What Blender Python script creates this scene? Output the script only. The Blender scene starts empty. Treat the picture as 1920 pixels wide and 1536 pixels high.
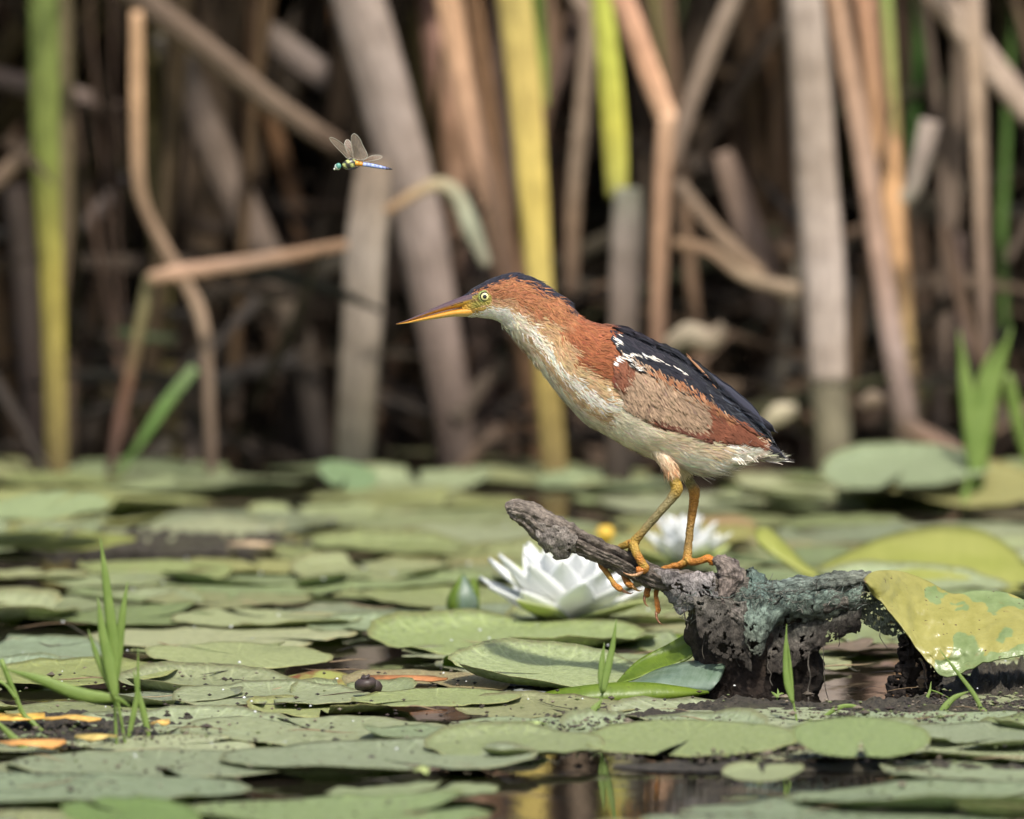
import bpy, bmesh, math, random
import numpy as np
from mathutils import Vector, Matrix, noise
from mathutils.bvhtree import BVHTree

# ------------------------------------------------------------------ camera, sky, sun, exposure
SC = bpy.context.scene
F = 30000.0                      # focal length in pixels of the 1920 px wide photograph
CAMH, CAMD = 1.1, 12.0           # camera height over the water, metres to the bird
TH = math.atan(2208 / F)
cam = bpy.data.cameras.new('camera')
cam.sensor_width = 36.0
cam.lens = 36.0 * F / 1920.0
cam.clip_start = 0.5
cam.clip_end = 600
cam.dof.use_dof = True
cam.dof.focus_distance = CAMD / math.cos(TH) - 0.02
cam.dof.aperture_fstop = 6.8
camo = bpy.data.objects.new('camera', cam)
SC.collection.objects.link(camo)
camo.location = (0, -CAMD, CAMH)
camo.rotation_euler = (math.pi / 2 - TH, 0, 0)
SC.camera = camo

SUN_EL, SUN_X, SUN_Y = math.radians(55), 0.22, -0.97      # direction to the sun
world = bpy.data.worlds.new('World')
SC.world = world
world.use_nodes = True
wn = world.node_tree.nodes
wn.clear()
w_out = wn.new('ShaderNodeOutputWorld')
w_bg = wn.new('ShaderNodeBackground')
w_sky = wn.new('ShaderNodeTexSky')
w_sky.sky_type = 'NISHITA'
w_sky.sun_disc = False
w_sky.sun_elevation = SUN_EL
w_sky.sun_rotation = math.atan2(SUN_X, SUN_Y)
w_sky.dust_density = 3.0
w_bg.inputs['Strength'].default_value = 0.15
world.node_tree.links.new(w_sky.outputs[0], w_bg.inputs[0])
world.node_tree.links.new(w_bg.outputs[0], w_out.inputs[0])
sun = bpy.data.lights.new('sun', 'SUN')
sun.energy = 4.2
sun.angle = math.radians(3.5)
sun.color = (1.0, 0.95, 0.87)
suno = bpy.data.objects.new('sun', sun)
SC.collection.objects.link(suno)
suno.location = (3, -6, 9)
_s = Vector((SUN_X * math.cos(SUN_EL), SUN_Y * math.cos(SUN_EL), math.sin(SUN_EL)))
suno.rotation_euler = _s.to_track_quat('Z', 'Y').to_euler()
SC.view_settings.view_transform = 'Standard'
SC.view_settings.look = 'None'
SC.view_settings.exposure = 0.38
SC.view_settings.gamma = 1.0
SC.view_settings.use_curve_mapping = False
SC.cycles.use_denoising = True
SC.cycles.adaptive_threshold = 0.02
SC.cycles.max_bounces = 6
SC.cycles.transparent_max_bounces = 12
SC.cycles.caustics_reflective = False
SC.cycles.caustics_refractive = False
SC.cycles.sample_clamp_indirect = 4.0

# ------------------------------------------------------------------ helpers
COL = SC.collection
M = 0.0004                        # metres per photograph pixel at the bird
FWD = np.array([0, math.cos(TH), -math.sin(TH)])
UP = np.array([0, math.sin(TH), math.cos(TH)])
C0 = np.array([0, -CAMD, CAMH])


def Pn(px, py, Y):
    """photograph pixel(s) + depth Y -> world point(s)"""
    px = np.asarray(px, float); py = np.asarray(py, float); Y = np.asarray(Y, float)
    a = (px - 960) / F
    b = (768 - py) / F
    d = np.stack([a + 0 * b, FWD[1] + b * UP[1] + 0 * a, FWD[2] + b * UP[2] + 0 * a], -1)
    t = (Y + CAMD) / d[..., 1]
    return C0 + d * t[..., None]


def P(px, py, Y=0.0):
    return Vector(Pn(px, py, Y).tolist())


def G(px, py, z=0.0):
    """pixel on the water surface -> world point"""
    b = (768 - py) / F
    d = FWD + b * UP
    d[0] = (px - 960) / F
    t = (z - CAMH) / d[2]
    return Vector((C0 + d * t).tolist())


def PX(p):
    """world points -> pixels"""
    p = np.asarray(p, float) - C0
    dep = p @ FWD
    return 960 + F * p[..., 0] / dep, 768 - F * (p @ UP) / dep


def lin(c):
    r = []
    for v in c[:3]:
        v = v / 255.0
        r.append(v / 12.92 if v <= 0.04045 else ((v + 0.055) / 1.055) ** 2.4)
    return tuple(r)


def tag(o, label=None, cat=None, group=None, kind=None):
    if label: o['label'] = label
    if cat: o['category'] = cat
    if group: o['group'] = group
    if kind: o['kind'] = kind
    return o


def empty(name, loc):
    o = bpy.data.objects.new(name, None)
    o.empty_display_size = 0.02
    COL.objects.link(o)
    o.location = loc
    return o


def smooth(a, b, x):
    t = np.clip((np.asarray(x, float) - a) / (b - a), 0, 1)
    return t * t * (3 - 2 * t)


def nz(x, y=0.0, z=0.0):
    return noise.noise((x, y, z))


def catmull(pts, n):
    """resample a list of equal-length tuples to n points along a Catmull-Rom curve"""
    p = np.asarray(pts, float)
    if len(p) == 2:
        u = np.linspace(0, 1, n)[:, None]
        return p[0] * (1 - u) + p[1] * u
    q = np.vstack([2 * p[0] - p[1], p, 2 * p[-1] - p[-2]])
    out = []
    for u in np.linspace(0, len(p) - 1, n):
        i = min(int(u), len(p) - 2)
        t = u - i
        a, b, c, d = q[i], q[i + 1], q[i + 2], q[i + 3]
        out.append(0.5 * (2 * b + (c - a) * t + (2 * a - 5 * b + 4 * c - d) * t * t + (3 * b - a - 3 * c + d) * t ** 3))
    return np.array(out)


class MB:
    """collects geometry of ONE mesh object"""
    def __init__(s):
        s.v, s.f, s.c, s.uv = [], [], [], []

    def add(s, verts, faces, cols=None, uvs=None):
        k = len(s.v)
        s.v += [tuple(x) for x in verts]
        s.f += [tuple(i + k for i in f) for f in faces]
        n = len(verts)
        if cols is None: cols = (0.5, 0.5, 0.5)
        if len(cols) == 3 and not hasattr(cols[0], '__len__'): cols = [cols] * n
        s.c += [tuple(x) for x in cols]
        s.uv += [tuple(x) for x in (uvs if uvs is not None else [(0, 0)] * n)]

    def grid(s, pts, cols=None, closed=False, uvs=None, cap=False, mask=None):
        """pts[i][j]; closed joins j ends; mask(i,j) drops cells"""
        pts = np.asarray(pts, float)
        n, m = pts.shape[:2]
        fs = []
        mm = m if closed else m - 1
        for i in range(n - 1):
            for j in range(mm):
                if mask is not None and not mask(i, j): continue
                j2 = (j + 1) % m
                fs.append((i * m + j, i * m + j2, (i + 1) * m + j2, (i + 1) * m + j))
        if cap and closed:
            fs.append(tuple(range(m - 1, -1, -1)))
            fs.append(tuple((n - 1) * m + j for j in range(m)))
        if cols is not None:
            cols = np.asarray(cols, float)
            if cols.ndim == 1: cols = np.broadcast_to(cols, (n, 3))
            if cols.ndim == 2: cols = np.repeat(cols[:, None], m, 1)
            if cols.ndim == 3: cols = cols.reshape(-1, 3)
            cols = [tuple(c) for c in cols]
        if uvs is None:
            uvs = [(j / max(1, m - 1), i / max(1, n - 1)) for i in range(n) for j in range(m)]
        s.add(pts.reshape(-1, 3), fs, cols, uvs)

    def tube(s, path, rad, seg=10, flat=1.0, cols=None, rough=0.0, fr=60.0, ribs=0.0, seed=0.0, cap=True, side=(0, 1, 0), vscale=None):
        """tube along path (n,3); rad (n,); flat = depth / width ratio"""
        path = np.asarray(path, float)
        n = len(path)
        rad = np.broadcast_to(np.asarray(rad, float), (n,))
        tn = np.gradient(path, axis=0)
        tn /= np.linalg.norm(tn, axis=1)[:, None] + 1e-12
        sd = np.asarray(side, float)
        ex = np.cross(tn, sd)
        ln = np.linalg.norm(ex, axis=1)[:, None]
        ex = np.where(ln > 1e-3, ex / (ln + 1e-12), np.array([1.0, 0, 0]))
        ey = np.cross(ex, tn)
        ph = np.linspace(0, 2 * math.pi, seg, endpoint=False)
        L = np.concatenate([[0], np.cumsum(np.linalg.norm(np.diff(path, axis=0), axis=1))])
        pts = np.zeros((n, seg, 3))
        for i in range(n):
            for j in range(seg):
                r = rad[i] * (1 + ribs * math.cos(5 * ph[j] + seed * 7))
                o = ex[i] * math.cos(ph[j]) + ey[i] * math.sin(ph[j]) * flat
                p = path[i] + o * r
                if rough:
                    q = p * fr
                    r2 = noise.fractal((q[0] + seed, q[1], q[2]), 0.8, 2.1, 4) * rough
                    p = p + o * r2
                pts[i, j] = p
        uv = [(j / seg, L[i] * (vscale or 1.0)) for i in range(n) for j in range(seg)]
        s.grid(pts, cols, closed=True, uvs=uv, cap=cap)

    def build(s, name, mat, parent=None, smooth=True, origin=None, thick=0.0):
        me = bpy.data.meshes.new(name)
        v = np.array(s.v, float)
        if origin is None:
            origin = np.array([v[:, 0].mean(), v[:, 1].mean(), v[:, 2].min()])
        origin = np.array(origin, float)
        me.from_pydata((v - origin).tolist(), [], s.f)
        ca = me.color_attributes.new('Col', 'FLOAT_COLOR', 'POINT')
        ca.data.foreach_set('color', np.hstack([np.array(s.c, float), np.ones((len(v), 1))]).ravel())
        ul = me.uv_layers.new(name='UVMap')
        li = np.zeros(len(me.loops), int)
        me.loops.foreach_get('vertex_index', li)
        ul.data.foreach_set('uv', np.array(s.uv, float)[li].ravel())
        if smooth:
            me.polygons.foreach_set('use_smooth', [True] * len(me.polygons))
        me.materials.append(mat)
        me.update()
        o = bpy.data.objects.new(name, me)
        COL.objects.link(o)
        if parent is not None:
            o.parent = parent
            pl = np.array(parent.location, float)
            q = parent.parent
            while q is not None:
                pl = pl + np.array(q.location, float)
                q = q.parent
            o.location = (origin - pl).tolist()
        else:
            o.location = origin.tolist()
        if thick:
            md = o.modifiers.new('thickness', 'SOLIDIFY')
            md.thickness = thick
            md.offset = 0
        return o


# ------------------------------------------------------------------ materials
class NT:
    def __init__(s, name):
        s.m = bpy.data.materials.new(name)
        s.m.use_nodes = True
        s.t = s.m.node_tree
        s.t.nodes.clear()
        s.out = s.t.nodes.new('ShaderNodeOutputMaterial')

    def n(s, typ, **kw):
        nd = s.t.nodes.new('ShaderNode' + typ)
        for k, v in kw.items():
            if k.startswith('_'):
                setattr(nd, k[1:], v)
            else:
                s.put(nd, k.replace('__', ' '), v)
        return nd

    def put(s, nd, k, v):
        i = nd.inputs[int(k[1:])] if (k[0] == 'i' and k[1:].isdigit()) else nd.inputs[k]
        if isinstance(v, bpy.types.NodeSocket):
            s.t.links.new(v, i)
        elif hasattr(v, '__len__') and len(v) == 3 and i.type == 'RGBA':
            i.default_value = (*v, 1)
        else:
            i.default_value = v

    def mix(s, fac, a, b, mode='MIX'):
        nd = s.t.nodes.new('ShaderNodeMix')
        nd.data_type = 'RGBA'
        nd.blend_type = mode
        for i, v in ((0, fac), (6, a), (7, b)):
            if isinstance(v, bpy.types.NodeSocket): s.t.links.new(v, nd.inputs[i])
            elif i == 0: nd.inputs[0].default_value = v
            else: nd.inputs[i].default_value = (*v, 1)
        return nd.outputs[2]

    def math(s, op, a, b=0.0, c=0.0):
        nd = s.t.nodes.new('ShaderNodeMath')
        nd.operation = op
        for i, v in enumerate((a, b, c)):
            if isinstance(v, bpy.types.NodeSocket): s.t.links.new(v, nd.inputs[i])
            else: nd.inputs[i].default_value = v
        return nd.outputs[0]

    def ramp(s, fac, a, b):
        nd = s.t.nodes.new('ShaderNodeMapRange')
        s.t.links.new(fac, nd.inputs[0])
        nd.inputs[1].default_value = a
        nd.inputs[2].default_value = b
        return nd.outputs[0]

    def noise(s, scale, detail=4, vec=None, rough=0.6, dist=0.0):
        nd = s.t.nodes.new('ShaderNodeTexNoise')
        nd.inputs['Scale'].default_value = scale
        nd.inputs['Detail'].default_value = detail
        nd.inputs['Roughness'].default_value = rough
        nd.inputs['Distortion'].default_value = dist
        if vec is not None: s.t.links.new(vec, nd.inputs['Vector'])
        return nd.outputs['Fac']

    def vec(s, kind='Object', scale=(1, 1, 1), rnd=False):
        tc = s.t.nodes.new('ShaderNodeTexCoord')
        mp = s.t.nodes.new('ShaderNodeMapping')
        s.t.links.new(tc.outputs[kind], mp.inputs[0])
        mp.inputs['Scale'].default_value = scale
        if rnd:
            oi = s.t.nodes.new('ShaderNodeObjectInfo')
            m_ = s.math('MULTIPLY', oi.outputs['Random'], 37.0)
            cb = s.t.nodes.new('ShaderNodeCombineXYZ')
            for i in range(3): s.t.links.new(m_, cb.inputs[i])
            s.t.links.new(cb.outputs[0], mp.inputs['Location'])
        return mp.outputs[0]

    def attr(s):
        nd = s.t.nodes.new('ShaderNodeVertexColor')
        nd.layer_name = 'Col'
        return nd.outputs['Color']

    def objcol(s):
        return s.t.nodes.new('ShaderNodeObjectInfo').outputs['Color']

    def bump(s, h, strength=0.3, dist=0.002):
        nd = s.t.nodes.new('ShaderNodeBump')
        nd.inputs['Strength'].default_value = strength
        nd.inputs['Distance'].default_value = dist
        s.t.links.new(h, nd.inputs['Height'])
        return nd.outputs[0]

    def done(s, color, rough=0.6, bump=None, trans=0.0, spec=0.5, tcol=None, **kw):
        b = s.n('BsdfPrincipled')
        s.put(b, 'Base Color', color)
        s.put(b, 'Roughness', rough)
        s.put(b, 'Specular IOR Level', spec)
        for k, v in kw.items(): s.put(b, k.replace('__', ' '), v)
        if bump is not None: s.put(b, 'Normal', bump)
        o = b.outputs[0]
        if trans:
            t = s.n('BsdfTranslucent')
            s.put(t, 'Color', tcol if tcol is not None else color)
            if bump is not None: s.put(t, 'Normal', bump)
            mx = s.n('MixShader')
            mx.inputs[0].default_value = trans
            s.t.links.new(o, mx.inputs[1])
            s.t.links.new(t.outputs[0], mx.inputs[2])
            o = mx.outputs[0]
        s.t.links.new(o, s.out.inputs[0])
        return s.m


def m_plumage(name, streak=(14, 1, 1), rough=0.75):
    k = NT(name)
    f = k.noise(60, 3, k.vec('UV', streak, True))
    c = k.mix(k.ramp(f, 0.3, 0.72), (0.72, 0.72, 0.72), (1.18, 1.15, 1.1))
    c = k.mix(1.0, k.attr(), c, 'MULTIPLY')
    return k.done(c, rough, k.bump(f, 0.35, 0.0006), spec=0.25, Sheen__Weight=0.15)


def m_skin():
    k = NT('bird_skin')
    f = k.noise(900, 3, k.vec('Object'))
    v = k.n('TexVoronoi', Scale=700.0, Vector=k.vec('Object'))
    c = k.mix(k.ramp(f, 0.35, 0.7), (0.68, 0.64, 0.56), (1.2, 1.2, 1.15))
    c = k.mix(k.math('MULTIPLY', k.ramp(v.outputs[0], 0.45, 0.8), 0.35), c, (0.4, 0.36, 0.28))
    c = k.mix(1.0, k.attr(), c, 'MULTIPLY')
    return k.done(c, 0.55, k.bump(v.outputs[0], 0.8, 0.0009), spec=0.35)


def m_attr(name, rough=0.4, bscale=300, bstr=0.1, spec=0.5, var=0.2, coat=0.0):
    k = NT(name)
    f = k.noise(bscale, 4, k.vec('Object'))
    c = k.mix(k.ramp(f, 0.3, 0.7), (1 - var,) * 3, (1 + var,) * 3)
    c = k.mix(1.0, k.attr(), c, 'MULTIPLY')
    return k.done(c, rough, k.bump(f, bstr, 0.001), spec=spec, Coat__Weight=coat)


def m_reed():
    k = NT('dry_reed')
    f = k.noise(1.0, 5, k.vec('UV', (26, 6, 1), True))
    g = k.noise(1.0, 3, k.vec('UV', (3, 5, 1), True))
    c = k.mix(k.ramp(f, 0.3, 0.7), (0.66, 0.64, 0.62), (1.2, 1.18, 1.15))
    c = k.mix(1.0, k.attr(), c, 'MULTIPLY')
    c = k.mix(1.0, c, k.mix(k.ramp(g, 0.35, 0.65), (0.86, 0.83, 0.8), (1.08, 1.06, 1.05)), 'MULTIPLY')
    c = k.mix(1.0, c, k.objcol(), 'MULTIPLY')
    return k.done(c, 0.62, k.bump(f, 0.5, 0.002), spec=0.35, trans=0.12)


def m_pad(name, ca, cb, cc, spot=0.35, rough=0.42):
    k = NT(name)
    ov = k.vec('Object', (1, 1, 1), True)
    f = k.noise(16, 5, ov, 0.62)
    g = k.noise(70, 4, ov)
    c = k.mix(k.ramp(f, 0.33, 0.68), tuple(x * .8 for x in ca), cb)
    mf = k.noise(9, 6, ov, 0.7, 1.2)
    c = k.mix(k.math('MULTIPLY', k.ramp(mf, 0.56, 0.68), 0.5), c, (0.11, 0.10, 0.07))
    # veins fanning out from the notch
    u = k.vec('UV')
    sp = k.n('SeparateXYZ', Vector=u)
    w = k.math('SINE', k.math('MULTIPLY', sp.outputs[0], 2 * math.pi * 22))
    vein = k.math('MULTIPLY', k.ramp(w, 0.86, 1.0), 0.35)
    c = k.mix(vein, c, tuple(min(1, x * 1.35 + 0.02) for x in cb))
    # pale dust film, sky sheen put into its colour too, and brown decay spots
    d = k.noise(34, 6, ov, 0.7, 0.8)
    c = k.mix(k.math('MULTIPLY', k.ramp(d, 0.42, 0.68), 0.6), c, (0.44, 0.46, 0.33))
    s2 = k.noise(46, 5, ov, 0.65, 0.4)
    c = k.mix(k.math('MULTIPLY', k.ramp(s2, 0.70 - 0.25 * spot, 0.78 - 0.2 * spot), 0.8), c, cc)
    rim = k.ramp(sp.outputs[1], 0.93, 1.0)
    c = k.mix(k.math('MULTIPLY', k.ramp(sp.outputs[1], 0.955, 0.975), 0.35), c, (0.42, 0.43, 0.17))
    c = k.mix(k.math('MULTIPLY', k.math('MULTIPLY', rim, k.ramp(d, 0.45, 0.6)), 0.6), c, cc)
    c = k.mix(1.0, c, k.objcol(), 'MULTIPLY')
    r = k.n('MapRange', i0=g, i1=0.3, i2=0.7, i3=rough - 0.16, i4=rough + 0.14)
    h = k.math('ADD', k.math('MULTIPLY', vein, 0.6), k.math('ADD', f, k.math('ADD', k.math('MULTIPLY', g, 0.55), k.math('MULTIPLY', k.noise(260, 3, ov), 0.22))))
    tc = k.mix(0.5, c, (0.22, 0.34, 0.03))
    return k.done(c, r.outputs[0], k.bump(h, 0.6, 0.006), spec=0.7, trans=0.22, tcol=tc)


def m_leaf(name, ca, cb, trans=0.45, rough=0.45, scale=25.0, spots=0.0):
    k = NT(name)
    ov = k.vec('Object')
    f = k.noise(scale, 5, ov)
    s = k.noise(1, 3, k.vec('UV', (40, 2, 1)))
    c = k.mix(k.ramp(f, 0.32, 0.68), ca, cb)
    c = k.mix(k.math('MULTIPLY', k.ramp(s, 0.4, 0.7), 0.25), c, tuple(x * 1.3 for x in cb))
    if spots:
        v = k.noise(scale * 7, 3, ov)
        c = k.mix(k.math('MULTIPLY', k.ramp(v, 0.64, 0.72), spots), c, (0.06, 0.05, 0.015))
    tc = k.mix(0.5, c, (0.3, 0.42, 0.02))
    return k.done(c, rough, k.bump(k.math('ADD', f, s), 0.25, 0.002), spec=0.5, trans=trans, tcol=tc)


def m_wood(name, dark=1.0):
    k = NT(name)
    ov = k.vec('Object')
    f = k.noise(130, 8, ov, 0.7)
    v = k.n('TexVoronoi', Scale=170.0, Vector=ov)
    fi = k.noise(1, 6, k.vec('UV', (30, 9, 1)), 0.7)
    c = k.mix(k.ramp(f, 0.32, 0.66), (0.28, 0.27, 0.27), (1.5, 1.48, 1.45))
    c = k.mix(1.0, k.attr(), c, 'MULTIPLY')
    c = k.mix(k.math('MULTIPLY', k.ramp(fi, 0.48, 0.6), 0.55), c, (0.015, 0.012, 0.01))
    h = k.math('ADD', k.math('MULTIPLY', f, 1.4), k.math('SUBTRACT', v.outputs[0], fi))
    return k.done(c, 0.85, k.bump(h, 0.9, 0.004), spec=0.2)


def m_mud(name='pond_mud', s=1.0):
    k = NT(name)
    ov = k.vec('Object')
    f = k.noise(240, 8, ov, 0.8)
    g = k.noise(14, 4, ov)
    c = k.mix(k.ramp(f, 0.36, 0.66), (0.008 * s, 0.007 * s, 0.005 * s), (0.17 * s, 0.145 * s, 0.105 * s))
    c = k.mix(k.math('MULTIPLY', k.ramp(g, 0.5, 0.7), 0.35), c, (0.12 * s, 0.12 * s, 0.05 * s))
    r = k.n('MapRange', i0=f, i1=0.35, i2=0.55, i3=0.3, i4=0.85)
    return k.done(c, r.outputs[0], k.bump(f, 1.0, 0.008), spec=0.35)


def m_water():
    k = NT('dark_water')
    ov = k.vec('Object', (1, 1, 1))
    f = k.noise(26, 3, ov, 0.5)
    g = k.noise(160, 3, ov, 0.6)
    sc = k.noise(5, 5, ov, 0.6)
    c = k.mix(k.ramp(sc, 0.5, 0.7), (0.010, 0.008, 0.006), (0.03, 0.025, 0.016))
    h = k.math('ADD', f, k.math('MULTIPLY', g, 0.12))
    return k.done(c, 0.04, k.bump(h, 0.06, 0.004), spec=0.5, IOR=1.33)


MAT = {}
MAT['plume'] = m_plumage('soft_plumage', (1, 1, 1))
MAT['feather'] = m_plumage('feather_vane', (3.2, 0.09, 1), 0.72)
MAT['skin'] = m_skin()
MAT['bill'] = m_attr('horn_bill', 0.36, 500, 0.12, 0.5, 0.15)
MAT['eye'] = m_attr('eyeball', 0.06, 300, 0.0, 0.6, 0.02, 1.0)
MAT['reed'] = m_reed()
MAT['pad0'] = m_pad('pad_green', (0.19, 0.245, 0.07), (0.33, 0.39, 0.14), (0.20, 0.12, 0.05), 0.15)
MAT['pad1'] = m_pad('pad_pale', (0.27, 0.32, 0.135), (0.41, 0.46, 0.235), (0.26, 0.17, 0.09), 0.25)
MAT['pad2'] = m_pad('pad_yellow', (0.30, 0.31, 0.09), (0.42, 0.41, 0.15), (0.30, 0.17, 0.06), 0.45)
MAT['pad3'] = m_pad('pad_brown', (0.26, 0.22, 0.11), (0.38, 0.33, 0.17), (0.17, 0.075, 0.05), 0.9)
MAT['pad4'] = m_pad('pad_blue', (0.20, 0.255, 0.12), (0.35, 0.41, 0.23), (0.2, 0.16, 0.09), 0.1, 0.36)
MAT['leaf'] = m_leaf('leaf_underside', (0.10, 0.17, 0.012), (0.19, 0.27, 0.03), 0.42, 0.4, 30, 0.7)
MAT['leaftop'] = m_leaf('leaf_waxy_top', (0.07, 0.12, 0.07), (0.2, 0.26, 0.2), 0.2, 0.32, 40, 0.3)
MAT['grass'] = m_leaf('grass_blade', (0.17, 0.27, 0.05), (0.28, 0.38, 0.10), 0.45, 0.45, 40)
MAT['lime'] = m_leaf('lime_leaf', (0.28, 0.31, 0.06), (0.36, 0.37, 0.10), 0.3, 0.5, 14, 0.2)
MAT['wood'] = m_wood('weathered_wood')
MAT['mud'] = m_mud()
MAT['bank'] = m_mud('shaded_mud', 0.3)  # same mud made darker: the bank's shade is put into the colour
MAT['water'] = m_water()
# ------------------------------------------------------------------ setting: water, bank
b = MB()
b.add([(-150, -60, 0), (150, -60, 0), (150, 300, 0), (-150, 300, 0)], [(0, 1, 2, 3)])
o = b.build('water', MAT['water'], smooth=False, origin=(0, 0, 0))
tag(o, 'dark still pond water between the lily pads', 'water', kind='structure')

rnd = random.Random(5)
b = MB()
xs = np.linspace(-8, 8, 120)
ys = np.concatenate([np.linspace(2.55, 5.0, 40), np.linspace(5.3, 60, 12)])
pts = np.zeros((len(ys), len(xs), 3))
for i, y in enumerate(ys):
    for j, x in enumerate(xs):
        z = -0.03 + 0.10 * float(smooth(2.5, 4.2, y)) + 0.05 * nz(x * 5, y * 5, 3) + 0.3 * float(smooth(4, 30, y))
        pts[i, j] = (x, y, z)
b.grid(pts)
o = b.build('bank', MAT['bank'], origin=(0, 3, 0))
tag(o, 'muddy bank the cattails grow from, its colour darkened as shade', 'bank', kind='structure')

# ------------------------------------------------------------------ cattail stand
def reed_path(nodes, Y, n=40, extend=True, Ytop=None):
    q = catmull([(a, b_) for a, b_ in nodes], n)
    Ys = np.linspace(Ytop if Ytop is not None else Y, Y, n)
    p = Pn(q[:, 0], q[:, 1], Ys)
    return p


def reed(nodes, Y, w, cols, label, name='cattail_stalk', cat='cattail', flat=0.5, dY=0.0, extend=0.0, taper=1.0, side=(0, 1, 0), below=False):
    """nodes top -> bottom in pixels; w list of widths in px; cols list of sRGB"""
    n = 46
    nodes = list(nodes)
    p = reed_path(nodes, Y, n, Ytop=Y + dY)
    m = (CAMD + Y) / F
    r = np.interp(np.linspace(0, 1, n), np.linspace(0, 1, len(w)), w) * 0.44 * m
    cl = np.array([lin(c) for c in cols])
    cc = np.stack([np.interp(np.linspace(0, 1, n), np.linspace(0, 1, len(cl)), cl[:, k]) for k in range(3)], -1)
    if extend > 0:      # go on upwards above the frame
        d = p[0] - p[3]; d /= np.linalg.norm(d)
        k = 14
        t = np.linspace(extend, extend / k, k)
        wob = np.stack([0.03 * np.sin(t * 3 + Y * 9), 0.05 * t * t * math.sin(Y * 40), 0 * t], -1)
        up = p[0] + d * t[:, None] + wob * (t[:, None])
        p = np.vstack([up, p]); r = np.concatenate([r[0] * np.linspace(0.3, 1.0, k), r])
        cc = np.vstack([np.repeat(cc[:1], k, 0), cc])
    if below:
        d = np.array([0, 0, -0.12])
        p = np.vstack([p, p[-1] + d]); r = np.append(r, r[-1]); cc = np.vstack([cc, cc[-1:]])
    gm = cc.mean(1, keepdims=True)
    cc = (gm + (cc - gm) * 0.86) * (0.98 if nodes[0][0] > 600 else 0.78)  # stalks on the left toned down: shade of that side in the colour
    b = MB()
    sd = abs(hash(tuple(nodes[0]))) % 97
    seg = 14
    ph = np.linspace(0, 2 * math.pi, seg, endpoint=False)
    colg = np.zeros((len(p), seg, 3))
    for j in range(seg):   # sheath overlaps: slightly different tone round the stalk
        colg[:, j] = cc * (1 + 0.18 * math.cos(ph[j] * 1.0 + sd) + 0.12 * math.cos(3 * ph[j] + sd * 2))
    b.tube(p, r, seg, flat, colg, ribs=0.10, seed=sd, side=side, vscale=8.0)
    o = b.build(name, MAT['reed'])
    tag(o, label, cat, 'cattails standing at the pond edge')
    return o

TAN, GRY, DRK = (172, 132, 96), (132, 118, 106), (84, 68, 56)
R = reed
R([(84, -20), (88, 300), (98, 520), (104, 700), (108, 890)], 2.12, [66, 58, 50, 46, 46],
  [(128, 150, 66), (138, 154, 58), (190, 178, 66), (176, 160, 74), (130, 114, 64)], 'broad green cattail stalk turning yellow lower down', extend=1.1, below=True)
R([(92, -20), (96, 300), (104, 520), (110, 700), (112, 890)], 2.2, [92, 92, 78, 70, 66], [(140, 128, 92), (140, 126, 88), (128, 106, 80), (110, 90, 70), (80, 66, 52)],
  'brown sheath wrapped behind the broad green stalk', extend=0.8, below=True)
R([(30, 350), (46, 480), (62, 700), (74, 890)], 2.3, [52, 52, 50, 44], [(140, 120, 105), (140, 120, 105), (125, 105, 92), (80, 66, 56)],
  'greyish dead cattail stub beside the broad green stalk', below=True)
R([(256, 20), (256, 180), (259, 330), (276, 400), (328, 500), (372, 580), (388, 680), (396, 860)], 2.1, [26, 30, 28, 24, 26, 28, 24, 22],
  [(214, 172, 126), (220, 178, 132), (178, 146, 112), (165, 136, 106), (168, 140, 112), (190, 162, 134), (150, 128, 106), (115, 96, 80)],
  'thin tan cattail leaf kinked twice above the water', below=True)
R([(652, 458), (560, 476), (480, 490), (400, 502), (330, 512), (278, 522)], 2.05, [22, 26, 30, 32, 34, 26], [(150, 118, 88), (165, 130, 98), (165, 135, 110), (175, 140, 112), (190, 152, 122), (160, 130, 100)],
  'folded tan reed leaf lying level across the stalks', 'reed_leaf', flat=0.35)
R([(282, 516), (262, 610), (240, 720), (222, 800), (208, 885)], 2.06, [24, 26, 26, 26, 22], [(128, 122, 82), (120, 112, 70), (120, 86, 62), (110, 80, 66), (80, 62, 52)],
  'olive brown reed leaf dropping from the folded tan leaf', 'reed_leaf', flat=0.35, below=True)
R([(312, 60), (360, 180), (410, 300), (470, 430), (530, 560), (570, 680), (600, 860)], 2.3, [74, 78, 84, 84, 74, 64, 56],
  [(130, 122, 108), (105, 92, 82), (135, 118, 104), (140, 122, 108), (122, 108, 92), (80, 70, 60), (50, 42, 36)], 'thick grey cattail stalk leaning over at a slant', below=True)
R([(228, -30), (330, 50), (420, 120), (520, 200), (640, 280)], 2.22, [60, 58, 54, 48, 44], [(128, 108, 92), (150, 128, 108), (152, 130, 110), (160, 138, 116), (120, 98, 80)],
  'slanting brown stalk fallen across the leaning grey stalk', dY=-0.1, extend=0.5)
R([(380, -40), (470, 40), (560, 110), (660, 180), (740, 240)], 2.42, [56, 60, 62, 58, 50], [(150, 132, 116), (150, 134, 120), (140, 126, 118), (150, 134, 124), (125, 112, 100)],
  'slanting grey stalk fallen behind the brown slanting stalk', extend=0.4)
R([(70, 262), (30, 305), (-30, 360)], 2.2, [34, 38, 38], [(165, 140, 112), (150, 126, 100), (120, 100, 82)], 'short broken tan stalk poking out beside the green cattail', 'broken_reed')
R([(-40, 138), (60, 162), (140, 180), (222, 204)], 2.35, [46, 44, 42, 34], [(120, 104, 96), (128, 112, 102), (132, 114, 104), (122, 104, 92)], 'grey stalk lying level behind the broad green cattail', 'broken_reed')
R([(498, 190), (528, 290), (556, 400), (572, 490), (556, 640)], 2.45, [34, 34, 34, 32, 26], [(128, 92, 56), (125, 90, 54), (120, 88, 58), (110, 84, 62), (70, 54, 42)], 'thin rusty brown stalk behind the folded leaf', below=False)
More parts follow.
